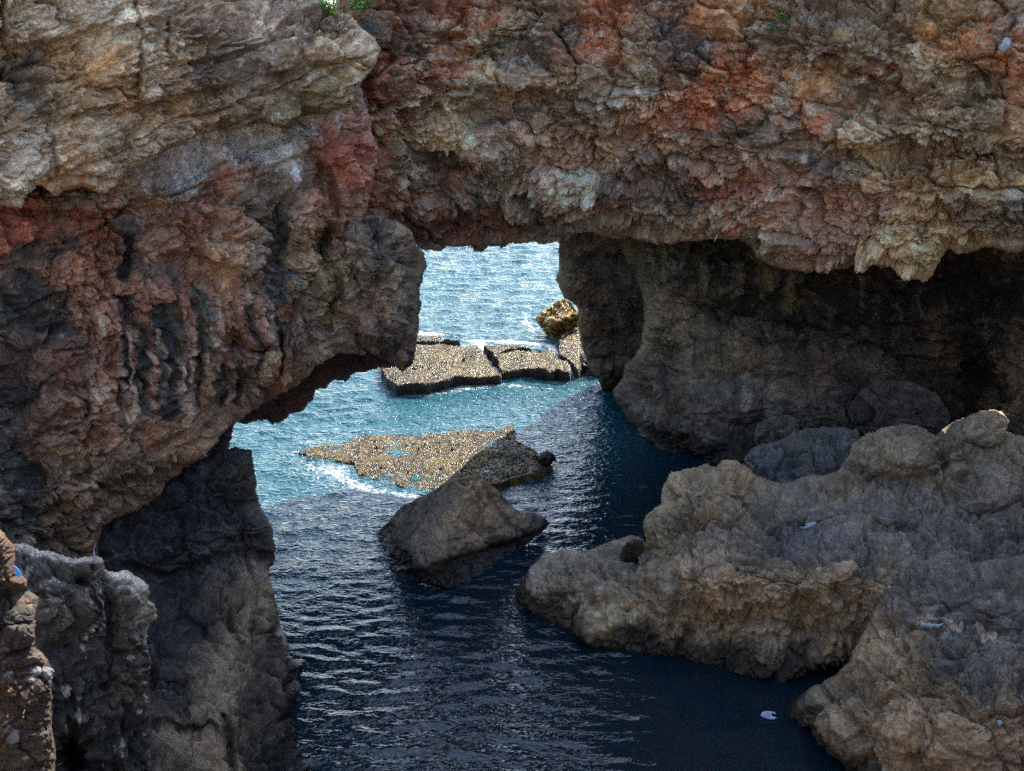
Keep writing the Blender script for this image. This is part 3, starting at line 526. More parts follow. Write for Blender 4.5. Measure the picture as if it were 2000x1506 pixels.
top, _ = rock('shade_cliff', [(885, -40), (888, -250), (892, -500), (900, -1500), (1300, -1550), (1700, -1300), (2900, -1000), (2900, 500), (2240, 480), (2200, -120)], [(900, -150, 27.8), (1100, -150, 28.0), (1500, -150, 27.5), (2200, -150, 25.0), (1500, -700, 29.0), (1000, -1100, 28.6), (1000, -1500, 29.0), (2800, -600, 27.5), (2800, 300, 25.0), (2300, 400, 24.5)],
              [(1500, -400, (110, 90, 74)), (2500, -200, (120, 98, 76))], CLIFF, 47, thick=3.0, R=0.5, step=9.0, tide=False, parent=arch)  # unseen cliff, added and shaped to keep the sun off the rocks
top['label'] = 'unseen brown cliff added above and right of the arch to cast shade'
tag(arch, 'rusty brown blocky rock arch spanning the sea opening and overhanging the cave on the right', 'rock arch', kind='structure')

J_out = [(1085, 330), (1088, 440), (1093, 476), (1091, 520), (1087, 546), (1094, 566), (1102, 582), (1118, 594), (1128, 606), (1130, 640), (1133, 660), (1136, 680), (1150, 708), (1160, 730), (1172, 752), (1188, 778), (1210, 820), (1260, 860), (1320, 800), (1330, 330)]
J_dep = [(1100, 490, 28.7), (1100, 580, 28.9), (1180, 700, 29.3), (1250, 600, 29.2), (1190, 780, 29.3), (1300, 500, 29.0), (1300, 800, 29.0)]
J_col = [(1120, 500, (80, 74, 68)), (1170, 560, (92, 84, 70)), (1120, 560, (102, 90, 74)), (1200, 560, (76, 74, 72)), (1170, 650, (86, 78, 66)), (1180, 690, (80, 77, 74)), (1220, 620, (72, 68, 66)), (1140, 620, (100, 82, 54)), (1190, 760, (56, 55, 56))]
J_rel = [ledge([(1110, 590), (1160, 595), (1200, 600), (1260, 600)], 0.3, 30), ledge([(1085, 500), (1180, 508), (1260, 500)], 0.25, 40), hollow(1210, 540, 20, 50, 0.25), dome(1130, 560, 40, 30, 0.2), dome(1150, 660, 50, 60, 0.2)]
jp, _ = rock('pillar', J_out, J_dep, J_col, CAVE, 53, thick=1.6, R=0.6, relief=J_rel, jag=6, bright=0.85, lichen=0.1, parent=arch)
jp['label'] = 'dark smooth pillar that carries the right end of the arch'

I_out = [(1180, 300), (1190, 430), (1225, 520), (1246, 548), (1257, 590), (1259, 640), (1256, 670), (1240, 692), (1222, 712), (1212, 740), (1198, 764), (1206, 790), (1222, 806), (1236, 830), (1248, 862), (1262, 900), (1300, 940), (1700, 1000), (2260, 1000), (2260, 300)]
I_dep = [(1250, 470, 27.8), (1250, 550, 27.8), (1262, 680, 27.5), (1215, 770, 28.2), (1262, 880, 26.7), (1350, 885, 26.2), (1500, 880, 26.0), (1500, 680, 27.6), (1500, 480, 28.2), (1750, 600, 28.2), (1750, 820, 27.2), (1900, 700, 28.6), (2000, 720, 27.2), (2000, 500, 27.2), (2240, 600, 26.5), (1400, 780, 26.9), (2000, 900, 25.8)]
I_col = [(1480, 600, (44, 44, 44)), (1560, 620, (40, 40, 42)), (1850, 540, (34, 34, 38)), (1950, 600, (36, 36, 40)), (1750, 560, (34, 34, 38)), (1740, 640, (40, 40, 42)), (1650, 600, (38, 38, 40)), (1300, 500, (92, 90, 60)), (1400, 540, (88, 84, 60)), (1350, 500, (38, 37, 32)), (1500, 520, (96, 88, 64)), (1550, 570, (102, 94, 66)), (1450, 560, (37, 37, 35)), (1600, 540, (38, 37, 35)), (1650, 560, (38, 38, 39)), (1800, 600, (37, 37, 38)), (1900, 560, (34, 34, 37)), (1400, 480, (31, 31, 32)), (1700, 640, (40, 39, 39)), (1300, 600, (139, 126, 105)), (1300, 680, (132, 120, 100)), (1400, 650, (120, 109, 93)), (1500, 720, (115, 103, 88)), (1440, 700, (132, 117, 88)), (1600, 700, (110, 98, 84)), (1350, 800, (110, 105, 98)), (1460, 750, (126, 121, 112)), (1700, 690, (103, 93, 81)), (1850, 690, (102, 84, 62)), (1980, 730, (126, 110, 86)), (1500, 800, (78, 75, 73)), (1700, 800, (70, 68, 68)), (1270, 860, (90, 87, 82)), (1900, 740, (40, 40, 44)), (1230, 760, (92, 88, 84)), (1270, 760, (96, 90, 82))]  # near-black patches paint the overhang's shade onto the upper wall
I_rel = [
    ledge([(1180, 700), (1240, 690), (1255, 690)], 0.0, 10), dome(1280, 640, 40, 140, 0.3), dome(1250, 800, 60, 70, 0.35), dome(1330, 820, 110, 80, 0.3), crack([(1220, 660), (1262, 665), (1290, 680), (1330, 690)], 8, 0.2), ledge([(1230, 520), (1300, 560), (1380, 600), (1450, 620), (1560, 635), (1650, 650), (1750, 690), (1850, 700)], 0.35, 70), hollow(1240, 570, 16, 60, 0.3),
    hollow(1905, 730, 46, 90, 0.9), dome(1990, 720, 50, 110, 0.5), dome(1690, 580, 110, 60, 0.3), dome(1830, 600, 90, 60, 0.35), hollow(1420, 605, 14, 22, 0.3), crack([(1580, 640), (1585, 700), (1575, 760)], 6, 0.12), crack([(1410, 600), (1412, 660), (1420, 700)], 6, 0.14), ledge([(1400, 710), (1480, 700), (1560, 720), (1700, 720)], -0.15, 30), dome(1450, 790, 60, 40, 0.3), dome(1380, 760, 60, 50, 0.2), dome(1830, 700, 60, 36, 0.25), hollow(1560, 830, 50, 30, 0.3),
    dome(1300, 520, 12, 40, 0.16), dome(1335, 530, 12, 40, 0.14), dome(1375, 540, 13, 46, 0.16), dome(1450, 550, 14, 50, 0.18), dome(1500, 560, 13, 46, 0.18), dome(1545, 575, 15, 46, 0.2), dome(1590, 570, 14, 40, 0.16), dome(1270, 510, 14, 30, 0.14), dome(1420, 530, 10, 34, 0.14),
]
I_str = [drip(1300, 495, 540, 7, (128, 120, 86), 0.6), drip(1375, 520, 560, 7, (120, 112, 80), 0.6), drip(1452, 520, 580, 8, (124, 116, 84), 0.6), drip(1500, 530, 590, 6, (130, 120, 90), 0.6), drip(1546, 540, 610, 9, (134, 124, 92), 0.6), drip(1320, 500, 540, 5, (40, 42, 46), 0.8), drip(1420, 500, 560, 8, (40, 42, 46), 0.8), drip(1475, 520, 570, 6, (40, 42, 46), 0.8), drip(1524, 530, 580, 6, (42, 44, 48), 0.8), drip(1460, 735, 795, 9, (176, 172, 166), 0.55), drip(1680, 540, 590, 4, (110, 104, 96), 0.5), drip(1800, 560, 620, 4, (116, 108, 98), 0.5), drip(1620, 600, 650, 4, (96, 90, 82), 0.5)]
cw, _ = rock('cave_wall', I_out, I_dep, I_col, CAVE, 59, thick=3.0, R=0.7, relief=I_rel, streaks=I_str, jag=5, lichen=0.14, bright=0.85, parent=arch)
cw['label'] = 'shadowed grey brown back wall of the sea cave'

# ------------------------------------------------------------------ rocks that stand on their own
C_out = [(100, 1010), (200, 985), (300, 940), (380, 905), (430, 880), (460, 872), (488, 882), (492, 910), (500, 940), (498, 962), (510, 985), (520, 1005), (530, 1026), (533, 1048), (536, 1070), (534, 1092), (525, 1108), (523, 1130), (533, 1158), (541, 1186), (548, 1210), (560, 1238), (574, 1274), (594, 1284), (604, 1296), (592, 1310), (604, 1336), (612, 1360), (608, 1392), (596, 1410), (592, 1440), (606, 1466), (622, 1500), (640, 1560), (640, 1640), (60, 1640), (60, 1100)]
C_dep = [(470, 885, 21.4), (400, 905, 21.2), (300, 1000, 20.3), (200, 1000, 19.8), (200, 1200, 18.0), (250, 1500, 14.4), (530, 1050, 20.4), (535, 1160, 19.8), (604, 1340, -0.0), (600, 1400, -0.0), (615, 1500, -0.0), (450, 1200, 18.9), (450, 1350, 16.6), (350, 1500, 14.5), (380, 1100, 19.9), (545, 1280, 18.0), (480, 1000, 20.9), (100, 1400, 15.0), (450, 1600, 13.6), (500, 1420, 15.9)]
C_col = [(300, 1000, (44, 46, 52)), (400, 1030, (50, 52, 58)), (440, 950, (52, 52, 56)), (500, 930, (72, 62, 54)), (470, 900, (60, 56, 54)), (350, 1100, (54, 56, 60)), (400, 980, (48, 50, 58)), (460, 1030, (74, 74, 76)), (440, 1060, (84, 84, 88)), (340, 1150, (66, 68, 72)), (450, 1140, (92, 84, 76)), (490, 1120, (114, 102, 84)), (520, 1180, (110, 96, 80)), (440, 1290, (126, 113, 91)), (430, 1340, (118, 106, 86)), (430, 1390, (100, 91, 74)), (390, 1450, (104, 92, 74)), (330, 1450, (90, 82, 70)), (520, 1350, (64, 60, 56)), (550, 1250, (72, 64, 58)), (330, 1350, (46, 48, 54)), (300, 1250, (54, 56, 60)), (200, 1400, (34, 38, 46)), (560, 1450, (46, 44, 44)), (470, 1230, (120, 106, 86)), (440, 1490, (110, 97, 76)), (380, 1230, (50, 52, 56)), (500, 1460, (56, 54, 52)), (530, 1090, (60, 58, 56)), (150, 1100, (36, 40, 48))]
C_rel = [dome(470, 1020, 60, 40, 0.25), dome(360, 1060, 100, 40, 0.25, -10), ledge([(250, 1100), (330, 1120), (420, 1085), (470, 1075), (530, 1080)], 0.3, 50), dome(490, 1180, 60, 70, 0.25), hollow(330, 1180, 50, 30, 0.25), dome(400, 1180, 50, 40, 0.2), crack([(490, 1110), (500, 1200), (490, 1260)], 6, 0.15), crack([(440, 1180), (455, 1230), (500, 1290)], 6, 0.12), dome(330, 1280, 70, 60, 0.2), ledge([(300, 1420), (380, 1405), (430, 1415)], 0.2, 30), crack([(436, 1390), (450, 1450), (455, 1506)], 8, 0.3), dome(590, 1296, 20, 14, 0.15), dome(560, 1340, 40, 60, 0.2), hollow(170, 1450, 60, 80, 0.5)]
butt, _ = rock('rock_buttress', C_out, C_dep, C_col, ERODED, 61, thick=2.2, R=0.5, relief=C_rel, jag=6, lichen=0.12, bright=0.66, warm=(1.05, 1.0, 0.93), cblk=0.35, streaks=[([(500, 1125), (524, 1175), (505, 1215), (475, 1250), (452, 1290), (436, 1340), (430, 1385)], 30, (168, 150, 122), 0.6), ([(520, 1130), (528, 1180)], 16, (140, 122, 98), 0.6), ([(335, 1440), (400, 1450), (440, 1480), (448, 1530)], 26, (160, 144, 118), 0.55), ([(470, 1260), (478, 1300), (470, 1330)], 14, (128, 114, 92), 0.6)])
tag(butt, 'dark rock buttress with a tan stripe rising from the water under the red cliff', 'rock')

B_out = [(10, 1075), (27, 1064), (48, 1060), (64, 1066), (85, 1077), (111, 1081), (140, 1090), (172, 1088), (190, 1083), (202, 1089), (207, 1112), (222, 1120), (240, 1118), (266, 1127), (284, 1136), (292, 1144), (287, 1171), (298, 1182), (306, 1194), (296, 1208), (290, 1230), (287, 1262), (290, 1300), (292, 1400), (296, 1520), (298, 1640), (-80, 1640), (-80, 1100)]
B_dep = [(50, 1070, 13.7), (200, 1100, 13.8), (290, 1150, 14.3), (290, 1400, 13.4), (150, 1500, 12.9), (50, 1300, 12.9), (150, 1250, 13.3), (280, 1600, 12.8), (0, 1500, 12.4)]
B_col = [(60, 1090, (66, 65, 64)), (180, 1120, (80, 77, 72)), (250, 1140, (116, 116, 110)), (280, 1200, (112, 104, 92)), (120, 1200, (78, 76, 70)), (110, 1180, (86, 82, 76)), (200, 1250, (62, 61, 60)), (160, 1350, (46, 49, 55)), (220, 1420, (34, 38, 45)), (280, 1330, (76, 66, 56)), (250, 1300, (52, 50, 50)), (90, 1260, (54, 55, 58)), (250, 1500, (40, 42, 48)), (150, 1480, (20, 22, 28)), (230, 1190, (72, 66, 60))]
B_st = dict(ERODED, flute=(0.10, 0.3), rough=0.10, low=0.12, blocks=((0.7, 0.15, 0.08, 0.08), (0.25, 0.07, 0.04, 0.04), (0.09, 0.025, 0.015, 0.015)))
B_rel = [hollow(140, 1460, 46, 70, 0.9), dome(120, 1180, 60, 60, 0.2), crack([(165, 1130), (190, 1190), (180, 1230)], 8, 0.15), dome(255, 1190, 40, 60, 0.2), crack([(205, 1120), (210, 1240), (200, 1340)], 8, 0.18), ledge([(200, 1265), (250, 1260), (290, 1262)], 0.15, 40), hollow(140, 1170, 12, 20, 0.1)]
spur, _ = rock('rock_spur', B_out, B_dep, B_col, B_st, 67, thick=1.2, R=0.25, relief=B_rel, jag=6, lichen=0.45, tide=False, bright=0.95, warm=(1.05, 1.0, 0.92), streaks=[([(35, 1066), (85, 1080), (140, 1092), (200, 1092)], 7, (176, 172, 164), 0.6), ([(205, 1118), (245, 1122), (290, 1142)], 11, (186, 182, 174), 0.7), ([(285, 1150), (288, 1200), (284, 1250)], 9, (170, 164, 150), 0.6), ([(262, 1140), (268, 1200), (262, 1250)], 6, (150, 144, 132), 0.5)])
tag(spur, 'jagged dark grey rock spur with whitish crest in front of the buttress', 'rock')

A_out = [(-90, 1030), (0, 1036), (8, 1043), (20, 1058), (29, 1074), (30, 1104), (40, 1120), (53, 1134), (54, 1150), (76, 1168), (70, 1208), (64, 1262), (80, 1276), (92, 1290), (97, 1318), (98, 1385), (101, 1415), (105, 1460), (108, 1520), (110, 1640), (-90, 1640)]
A_dep = [(0, 1050, 9.7), (60, 1200, 9.6), (100, 1500, 9.1), (0, 1500, 8.9), (0, 1300, 9.2), (-80, 1300, 9.0), (60, 1600, 8.8)]
A_col = [(20, 1080, (116, 80, 58)), (40, 1130, (126, 90, 62)), (10, 1120, (92, 78, 72)), (40, 1185, (80, 76, 78)), (50, 1230, (74, 72, 74)), (20, 1220, (66, 62, 66)), (30, 1290, (96, 77, 68)), (30, 1350, (108, 72, 50)), (60, 1400, (87, 68, 56)), (40, 1470, (84, 70, 60)), (85, 1350, (78, 66, 58)), (10, 1400, (110, 84, 54)), (90, 1480, (80, 66, 56)), (20, 1260, (86, 52, 40))]
A_st = dict(blocks=((0.35, 0.08, 0.05, 0.04), (0.13, 0.04, 0.025, 0.02), (0.05, 0.015, 0.01, 0.01)), zs=1.3, low=0.06, rough=0.05, fine=0.012, warp=0.2)
A_rel = [ledge([(-60, 1160), (0, 1158), (30, 1150), (60, 1150)], 0.2, 26), ledge([(-60, 1266), (0, 1268), (64, 1262)], 0.12, 20), dome(30, 1120, 30, 40, 0.08), dome(40, 1220, 40, 40, 0.1)]
rub, _ = rock('rubble_bank', A_out, A_dep, A_col, A_st, 71, thick=1.0, R=0.15, relief=A_rel, jag=5, lichen=0.25, tide=False, step=1.6, bright=0.6, sat=0.5)
tag(rub, 'near bank of reddish rubble and grit with grey stones set into it', 'rock bank')

L_out = [(1007, 1176), (1010, 1150), (1028, 1134), (1036, 1110), (1058, 1088), (1098, 1072), (1138, 1076), (1165, 1068), (1190, 1060), (1228, 1046), (1248, 1050), (1262, 1060), (1260, 1040), (1254, 1020), (1260, 1000), (1288, 982), (1296, 950), (1310, 922), (1340, 908), (1378, 906), (1398, 916), (1412, 904), (1430, 898), (1458, 905), (1474, 924), (1500, 936), (1545, 942), (1570, 930), (1600, 928), (1640, 918), (1652, 896), (1664, 866), (1690, 850), (1720, 838), (1768, 828), (1800, 834), (1828, 852), (1846, 834), (1870, 818), (1900, 806), (1938, 794), (1958, 800), (1970, 818), (1968, 838), (2000, 850), (2060, 840), (2240, 830), (2240, 1380), (1800, 1400), (1640, 1360), (1625, 1306), (1600, 1306), (1570, 1330), (1540, 1342), (1500, 1340), (1450, 1330), (1400, 1312), (1330, 1300), (1290, 1288), (1262, 1284), (1200, 1284), (1150, 1262), (1100, 1240), (1050, 1214), (1014, 1196)]
L_dep = [(1010, 1190, 0), (1200, 1285, 0), (1500, 1342, 0), (1640, 1302, -0.15), (1120, 1085, -1.0), (1240, 1056, -1.15), (1275, 1000, -1.9), (1430, 905, -2.6), (1330, 920, -2.4), (1300, 1110, -1.75), (1450, 1085, -2.3), (1600, 1085, -2.4), (1700, 1150, -2.3), (1600, 1000, -2.25), (1750, 1040, -2.4), (1550, 945, -2.35), (1700, 850, -2.9), (1780, 835, -3.2), (1940, 800, -3.5), (1900, 950, -2.7), (2000, 1000, -2.8), (2000, 855, -3.35), (1400, 1310, 0), (1400, 1210, -0.95), (1550, 1230, -1.0), (1300, 1295, 0), (2200, 900, -3.2), (1800, 1380, 0), (1100, 1240, 0), (1060, 1150, -0.55), (2200, 1300, -1.5), (1720, 1250, -1.0)]
L_col = [(1300, 1000, (128, 111, 84)), (1430, 930, (138, 117, 90)), (1400, 960, (124, 108, 85)), (1500, 990, (103, 95, 84)), (1600, 1000, (97, 94, 92)), (1700, 1000, (97, 94, 92)), (1580, 1025, (86, 87, 90)), (1800, 900, (118, 105, 87)), (1700, 860, (123, 108, 87)), (1940, 820, (128, 111, 88)), (1900, 920, (108, 101, 90)), (1800, 1000, (97, 94, 90)), (1650, 1060, (87, 87, 88)), (1540, 1040, (80, 81, 84)), (1300, 1150, (138, 123, 100)), (1500, 1130, (131, 115, 90)), (1400, 1120, (128, 115, 97)), (1380, 1192, (150, 126, 94)), (1430, 1210, (148, 124, 92)), (1500, 1200, (141, 121, 92)), (1350, 1225, (128, 118, 98)), (1500, 1260, (112, 106, 96)), (1600, 1200, (128, 113, 90)), (1700, 1150, (128, 113, 90)), (1100, 1150, (128, 123, 110)), (1050, 1140, (117, 114, 106)), (1200, 1200, (133, 123, 100)), (1250, 1100, (123, 115, 100)), (1400, 1290, (86, 83, 80)), (1550, 1310, (74, 72, 69)), (1200, 1260, (94, 92, 87)), (1270, 1170, (132, 122, 104)), (1350, 1040, (110, 102, 92)), (1150, 1090, (112, 108, 100)), (1240, 1080, (90, 86, 80)), (1850, 860, (100, 90, 76)), (1900, 1050, (95, 92, 90)), (1460, 1060, (108, 100, 90)), (1640, 940, (112, 100, 82)), (1750, 950, (104, 96, 84))]
L_rel = [hollow(1242, 1080, 34, 26, 0.7), dome(1330, 1000, 60, 40, 0.2), dome(1280, 1030, 30, 40, 0.25), dome(1345, 935, 50, 30, 0.3), dome(1430, 930, 46, 36, 0.25), dome(1400, 985, 60, 40, 0.2), hollow(1580, 1030, 90, 18, 0.25), dome(1620, 980, 70, 28, 0.2), dome(1700, 900, 60, 30, 0.2), dome(1780, 880, 60, 36, 0.25), dome(1860, 870, 40, 30, 0.2), dome(1925, 830, 50, 36, 0.3), hollow(1840, 960, 60, 26, 0.35), dome(1930, 960, 70, 40, 0.3), dome(1740, 990, 70, 30, 0.2), crack([(1660, 900), (1700, 930), (1760, 940), (1830, 930)], 12, 0.25), crack([(1850, 830), (1830, 880), (1860, 930), (1900, 930)], 10, 0.25),
    dome(1400, 1150, 50, 60, 0.2), dome(1480, 1150, 50, 60, 0.16), dome(1340, 1150, 34, 70, 0.16), dome(1570, 1160, 60, 60, 0.18), ledge([(1330, 1195), (1400, 1200), (1470, 1200), (1530, 1190), (1590, 1200)], 0.18, 40), crack([(1300, 1090), (1320, 1150), (1310, 1230)], 8, 0.14), crack([(1440, 1110), (1438, 1180)], 5, 0.08), dome(1150, 1130, 80, 50, 0.15), ledge([(1060, 1130), (1110, 1105), (1180, 1080), (1240, 1090)], -0.15, 30), dome(1640, 1110, 60, 40, 0.15), crack([(1130, 1140), (1180, 1200), (1200, 1260)], 8, 0.1)]
out1, _ = rock('rock_outcrop', L_out, L_dep, L_col, ERODED, 73, thick=2.0, R=0.3, relief=L_rel, jag=5, lichen=0.10, mat=M_SMOOTH, bright=1.08, sat=0.75, warm=(1.12, 1.01, 0.84))
tag(out1, 'large tan and grey eroded rock outcrop reaching into the dark water on the right', 'rock outcrop')

M_out = [(1527, 1402), (1532, 1384), (1545, 1366), (1582, 1340), (1632, 1318), (1660, 1290), (1678, 1250), (1690, 1220), (1702, 1196), (1712, 1170), (1720, 1148), (1735, 1130), (1752, 1116), (1772, 1108), (1790, 1094), (1830, 1086), (1870, 1096), (1905, 1098), (1960, 1088), (2040, 1080), (2240, 1070), (2240, 1700), (1760, 1700), (1700, 1560), (1648, 1508), (1610, 1476), (1575, 1455), (1545, 1432)]
M_dep = [(1528, 1408, 0), (1650, 1508, 0), (1740, 1620, 0), (1690, 1275, -1.6), (1750, 1130, -2.4), (1830, 1090, -2.65), (1900, 1200, -2.6), (1850, 1285, -2.4), (1700, 1400, -1.2), (1900, 1450, -1.85), (2000, 1300, -2.5), (2000, 1100, -2.95), (1850, 1500, -1.3), (1600, 1370, -0.75), (2200, 1200, -3.0), (2200, 1600, -1.5), (1760, 1330, -1.75), (1950, 1600, -0.8)]
M_col = [(1700, 1260, (128, 111, 87)), (1800, 1150, (94, 92, 92)), (1850, 1200, (88, 88, 90)), (1850, 1280, (82, 82, 84)), (1750, 1250, (130, 110, 81)), (1700, 1320, (118, 103, 82)), (1580, 1400, (108, 101, 88)), (1650, 1450, (113, 101, 84)), (1800, 1400, (123, 103, 80)), (1900, 1470, (128, 105, 80)), (1950, 1300, (86, 86, 86)), (1980, 1150, (97, 94, 92)), (1760, 1160, (100, 95, 90)), (1720, 1200, (126, 108, 84)), (1730, 1440, (128, 108, 84)), (1990, 1480, (118, 98, 78)), (1600, 1350, (98, 94, 84)), (1930, 1220, (90, 88, 88)), (1800, 1330, (118, 100, 76))]
SALT = (186, 164, 150)
M_rel = [hollow(1815, 1216, 46, 12, 0.14), dome(1800, 1150, 50, 24, 0.12), dome(1870, 1150, 40, 20, 0.12), dome(1940, 1170, 50, 24, 0.12), dome(1880, 1250, 60, 20, 0.12), ledge([(1750, 1215), (1830, 1200), (1880, 1210), (1960, 1215), (2100, 1225)], 0.12, 30), dome(1720, 1300, 30, 60, 0.12), dome(1760, 1290, 30, 50, 0.12), dome(1650, 1400, 60, 40, 0.15), dome(1760, 1440, 70, 40, 0.15), crack([(1700, 1330), (1720, 1420), (1700, 1490)], 9, 0.12)]
out2, _ = rock('rock_outcrop', M_out, M_dep, M_col, ERODED, 79, thick=2.0, R=0.3, relief=M_rel, jag=4, lichen=0.10, mat=M_SMOOTH, bright=1.08, sat=0.75, warm=(1.12, 1.01, 0.84), streaks=[([(1788, 1206), (1800, 1205)], 5, SALT, 0.8), ([(1806, 1206), (1816, 1202), (1826, 1196)], 4, SALT, 0.8), ([(1845, 1204), (1856, 1207), (1872, 1215)], 6, SALT, 0.8), ([(1910, 1212), (1924, 1220), (1945, 1221)], 6, SALT, 0.8)])
tag(out2, 'nearest tan rock outcrop with dark cracked top, in the lower right corner', 'rock outcrop')

N_out = [(733, 1046), (745, 1030), (760, 1012), (784, 988), (812, 976), (850, 956), (876, 936), (900, 934), (920, 932), (934, 928), (948, 936), (962, 950), (976, 964), (996, 984), (1014, 999), (1036, 1000), (1055, 1006), (1075, 1021), (1064, 1036), (1040, 1056), (1010, 1080), (985, 1098), (960, 1130), (920, 1150), (870, 1150), (810, 1136), (775, 1122), (752, 1096), (740, 1070)]
N_dep = [(736, 1050, 0), (810, 1132, 0), (930, 1148, 0), (1070, 1024, -0.12), (932, 931, -2.05), (870, 945, -1.75), (800, 985, -0.95), (833, 1106, -0.42), (912, 1080, -0.5), (1000, 1052, -0.4), (1016, 1001, -0.72), (780, 1050, -0.6), (900, 1010, -1.25), (970, 970, -1.3), (975, 1110, 0), (860, 1030, -1.05), (960, 1020, -0.85)]
N_col = [(930, 980, (138, 123, 100)), (900, 1030, (133, 119, 98)), (950, 1030, (124, 111, 93)), (870, 1060, (120, 110, 96)), (830, 1000, (90, 86, 82)), (780, 1040, (80, 78, 76)), (850, 975, (96, 92, 88)), (830, 1060, (105, 99, 90)), (1000, 1020, (112, 104, 92)), (1050, 1020, (86, 81, 77)), (800, 1110, (56, 54, 54)), (900, 1120, (40, 38, 38)), (1000, 1080, (44, 42, 42))]
N_rel = [crease([(932, 928), (905, 985), (870, 1050), (836, 1105)], 80, 0.36), crease([(932, 928), (985, 990), (1040, 1030)], 60, 0.22), crack([(945, 945), (975, 1000), (1010, 1040)], 5, 0.10), hollow(932, 938, 14, 10, 0.15), ledge([(800, 1118), (833, 1108), (880, 1092), (912, 1082), (960, 1070), (1010, 1052), (1060, 1030)], 0.22, 60)]
N_st = dict(blocks=((0.7, 0.07, 0.05, 0.0), (0.22, 0.04, 0.03, 0.0), (0.09, 0.012, 0.01, 0.0)), zs=1.0, low=0.05, terr=(0.03, 0.6), rough=0.02, fine=0.014, warp=0.25)
pyr, _ = rock('boulder', N_out, N_dep, N_col, N_st, 83, thick=1.6, R=0.07, relief=N_rel, jag=3, lichen=0.06, mat=M_SMOOTH, bright=0.95, warm=(1.1, 1.0, 0.86), cblk=0.15, sharp=2.6)
tag(pyr, 'pointed pyramid shaped grey boulder standing alone in the middle of the water', 'boulder')

K_st = dict(ERODED, low=0.1, pits=0, blocks=((0.6, 0.28, 0.10, 0.0), (0.22, 0.09, 0.05, 0.0), (0.09, 0.015, 0.015, 0.0)))
def small(label, outline, dep, colr, seed, grp=None, R=0.18, thick=0.8, name='boulder'):
    P = np.asarray(outline, float); cx, cy = P.mean(0)
    hgt = np.ptp(P[:, 1])
    bl = [(cx, cy - hgt * 0.25, tuple(min(255, c * 1.1) for c in colr)), (cx, cy + hgt * 0.3, colr)]
    o, _ = rock(name, outline, dep, bl, K_st, seed, thick=thick, R=R, jag=3, lichen=0.05, mat=M_SMOOTH)
    return tag(o, label, 'boulder', grp)
small('dark blue grey boulder wedged between the cave floor and the big outcrop', [(1452, 896), (1468, 876), (1490, 868), (1525, 862), (1550, 846), (1574, 837), (1610, 836), (1644, 833), (1672, 842), (1682, 852), (1676, 876), (1664, 905), (1650, 950), (1560, 960), (1500, 950), (1470, 925)], [(1570, 842, 25.2), (1460, 900, 24.4), (1675, 850, 25.0), (1560, 945, 23.9), (1640, 900, 24.3)], (84, 88, 92), 87)
small('low rounded boulder at the foot of the cave wall, left of the others', [(1472, 850), (1478, 826), (1500, 814), (1540, 810), (1558, 822), (1560, 850), (1545, 870), (1500, 880), (1478, 872)], [(1515, 815, 26.0), (1515, 870, 25.5), (1475, 850, 25.9), (1558, 850, 25.9)], (84, 82, 78), 89)
small('shadowed round boulder in the middle of the cave floor', [(1545, 850), (1552, 810), (1580, 785), (1620, 780), (1650, 800), (1660, 850), (1600, 870)], [(1600, 785, 26.4), (1600, 860, 25.9), (1550, 840, 26.3), (1655, 840, 26.3)], (78, 74, 72), 91)
small('large dark boulder deep in the cave, right of the others', [(1650, 840), (1655, 800), (1680, 760), (1720, 742), (1780, 745), (1830, 770), (1858, 810), (1850, 850), (1750, 870)], [(1750, 750, 26.8), (1750, 850, 26.0), (1660, 830, 26.5), (1850, 820, 26.5)], (74, 70, 68), 93)
q_, _ = rock('boulder', [(1043, 624), (1058, 608), (1075, 595), (1094, 585), (1111, 588), (1122, 600), (1134, 612), (1136, 634), (1118, 646), (1100, 656), (1084, 668), (1069, 659), (1059, 642), (1050, 632)], [(1048, 628, -0.3), (1084, 667, 0), (1094, 590, -0.8), (1122, 608, -0.9), (1130, 634, -0.45), (1072, 655, 0), (1075, 600, -0.65), (1080, 636, -0.55), (1105, 624, -0.75), (1100, 655, 0)], [(1090, 600, (130, 105, 45)), (1070, 640, (90, 66, 34))], dict(blocks=((0.5, 0.12, 0.06, 0.0), (0.18, 0.06, 0.03, 0.0)), rough=0.03, fine=0.02, low=0.05), 97, thick=0.7, R=0.06, jag=3, mat=M_GOLD)
tag(q_, 'angular seaweed covered golden boulder at the foot of the far pillar', 'boulder')
small('small black rock at the right end of the nearest wet slab', [(1050, 896), (1056, 884), (1068, 879), (1080, 886), (1088, 902), (1075, 908), (1056, 906)], [(1052, 900, -0.1), (1068, 880, -0.45), (1086, 902, -0.1), (1068, 906, -0.1)], (40, 38, 38), 101, R=0.1, thick=0.4)
small('wet dark rock in shade at the foot of the far pillar', [(1136, 690), (1145, 684), (1158, 696), (1172, 712), (1174, 728), (1160, 737), (1144, 742), (1136, 732), (1132, 712)], [(1140, 738, 0), (1172, 728, -0.1), (1150, 690, -0.4), (1160, 712, -0.35)], (70, 72, 78), 103, R=0.15, thick=0.5)

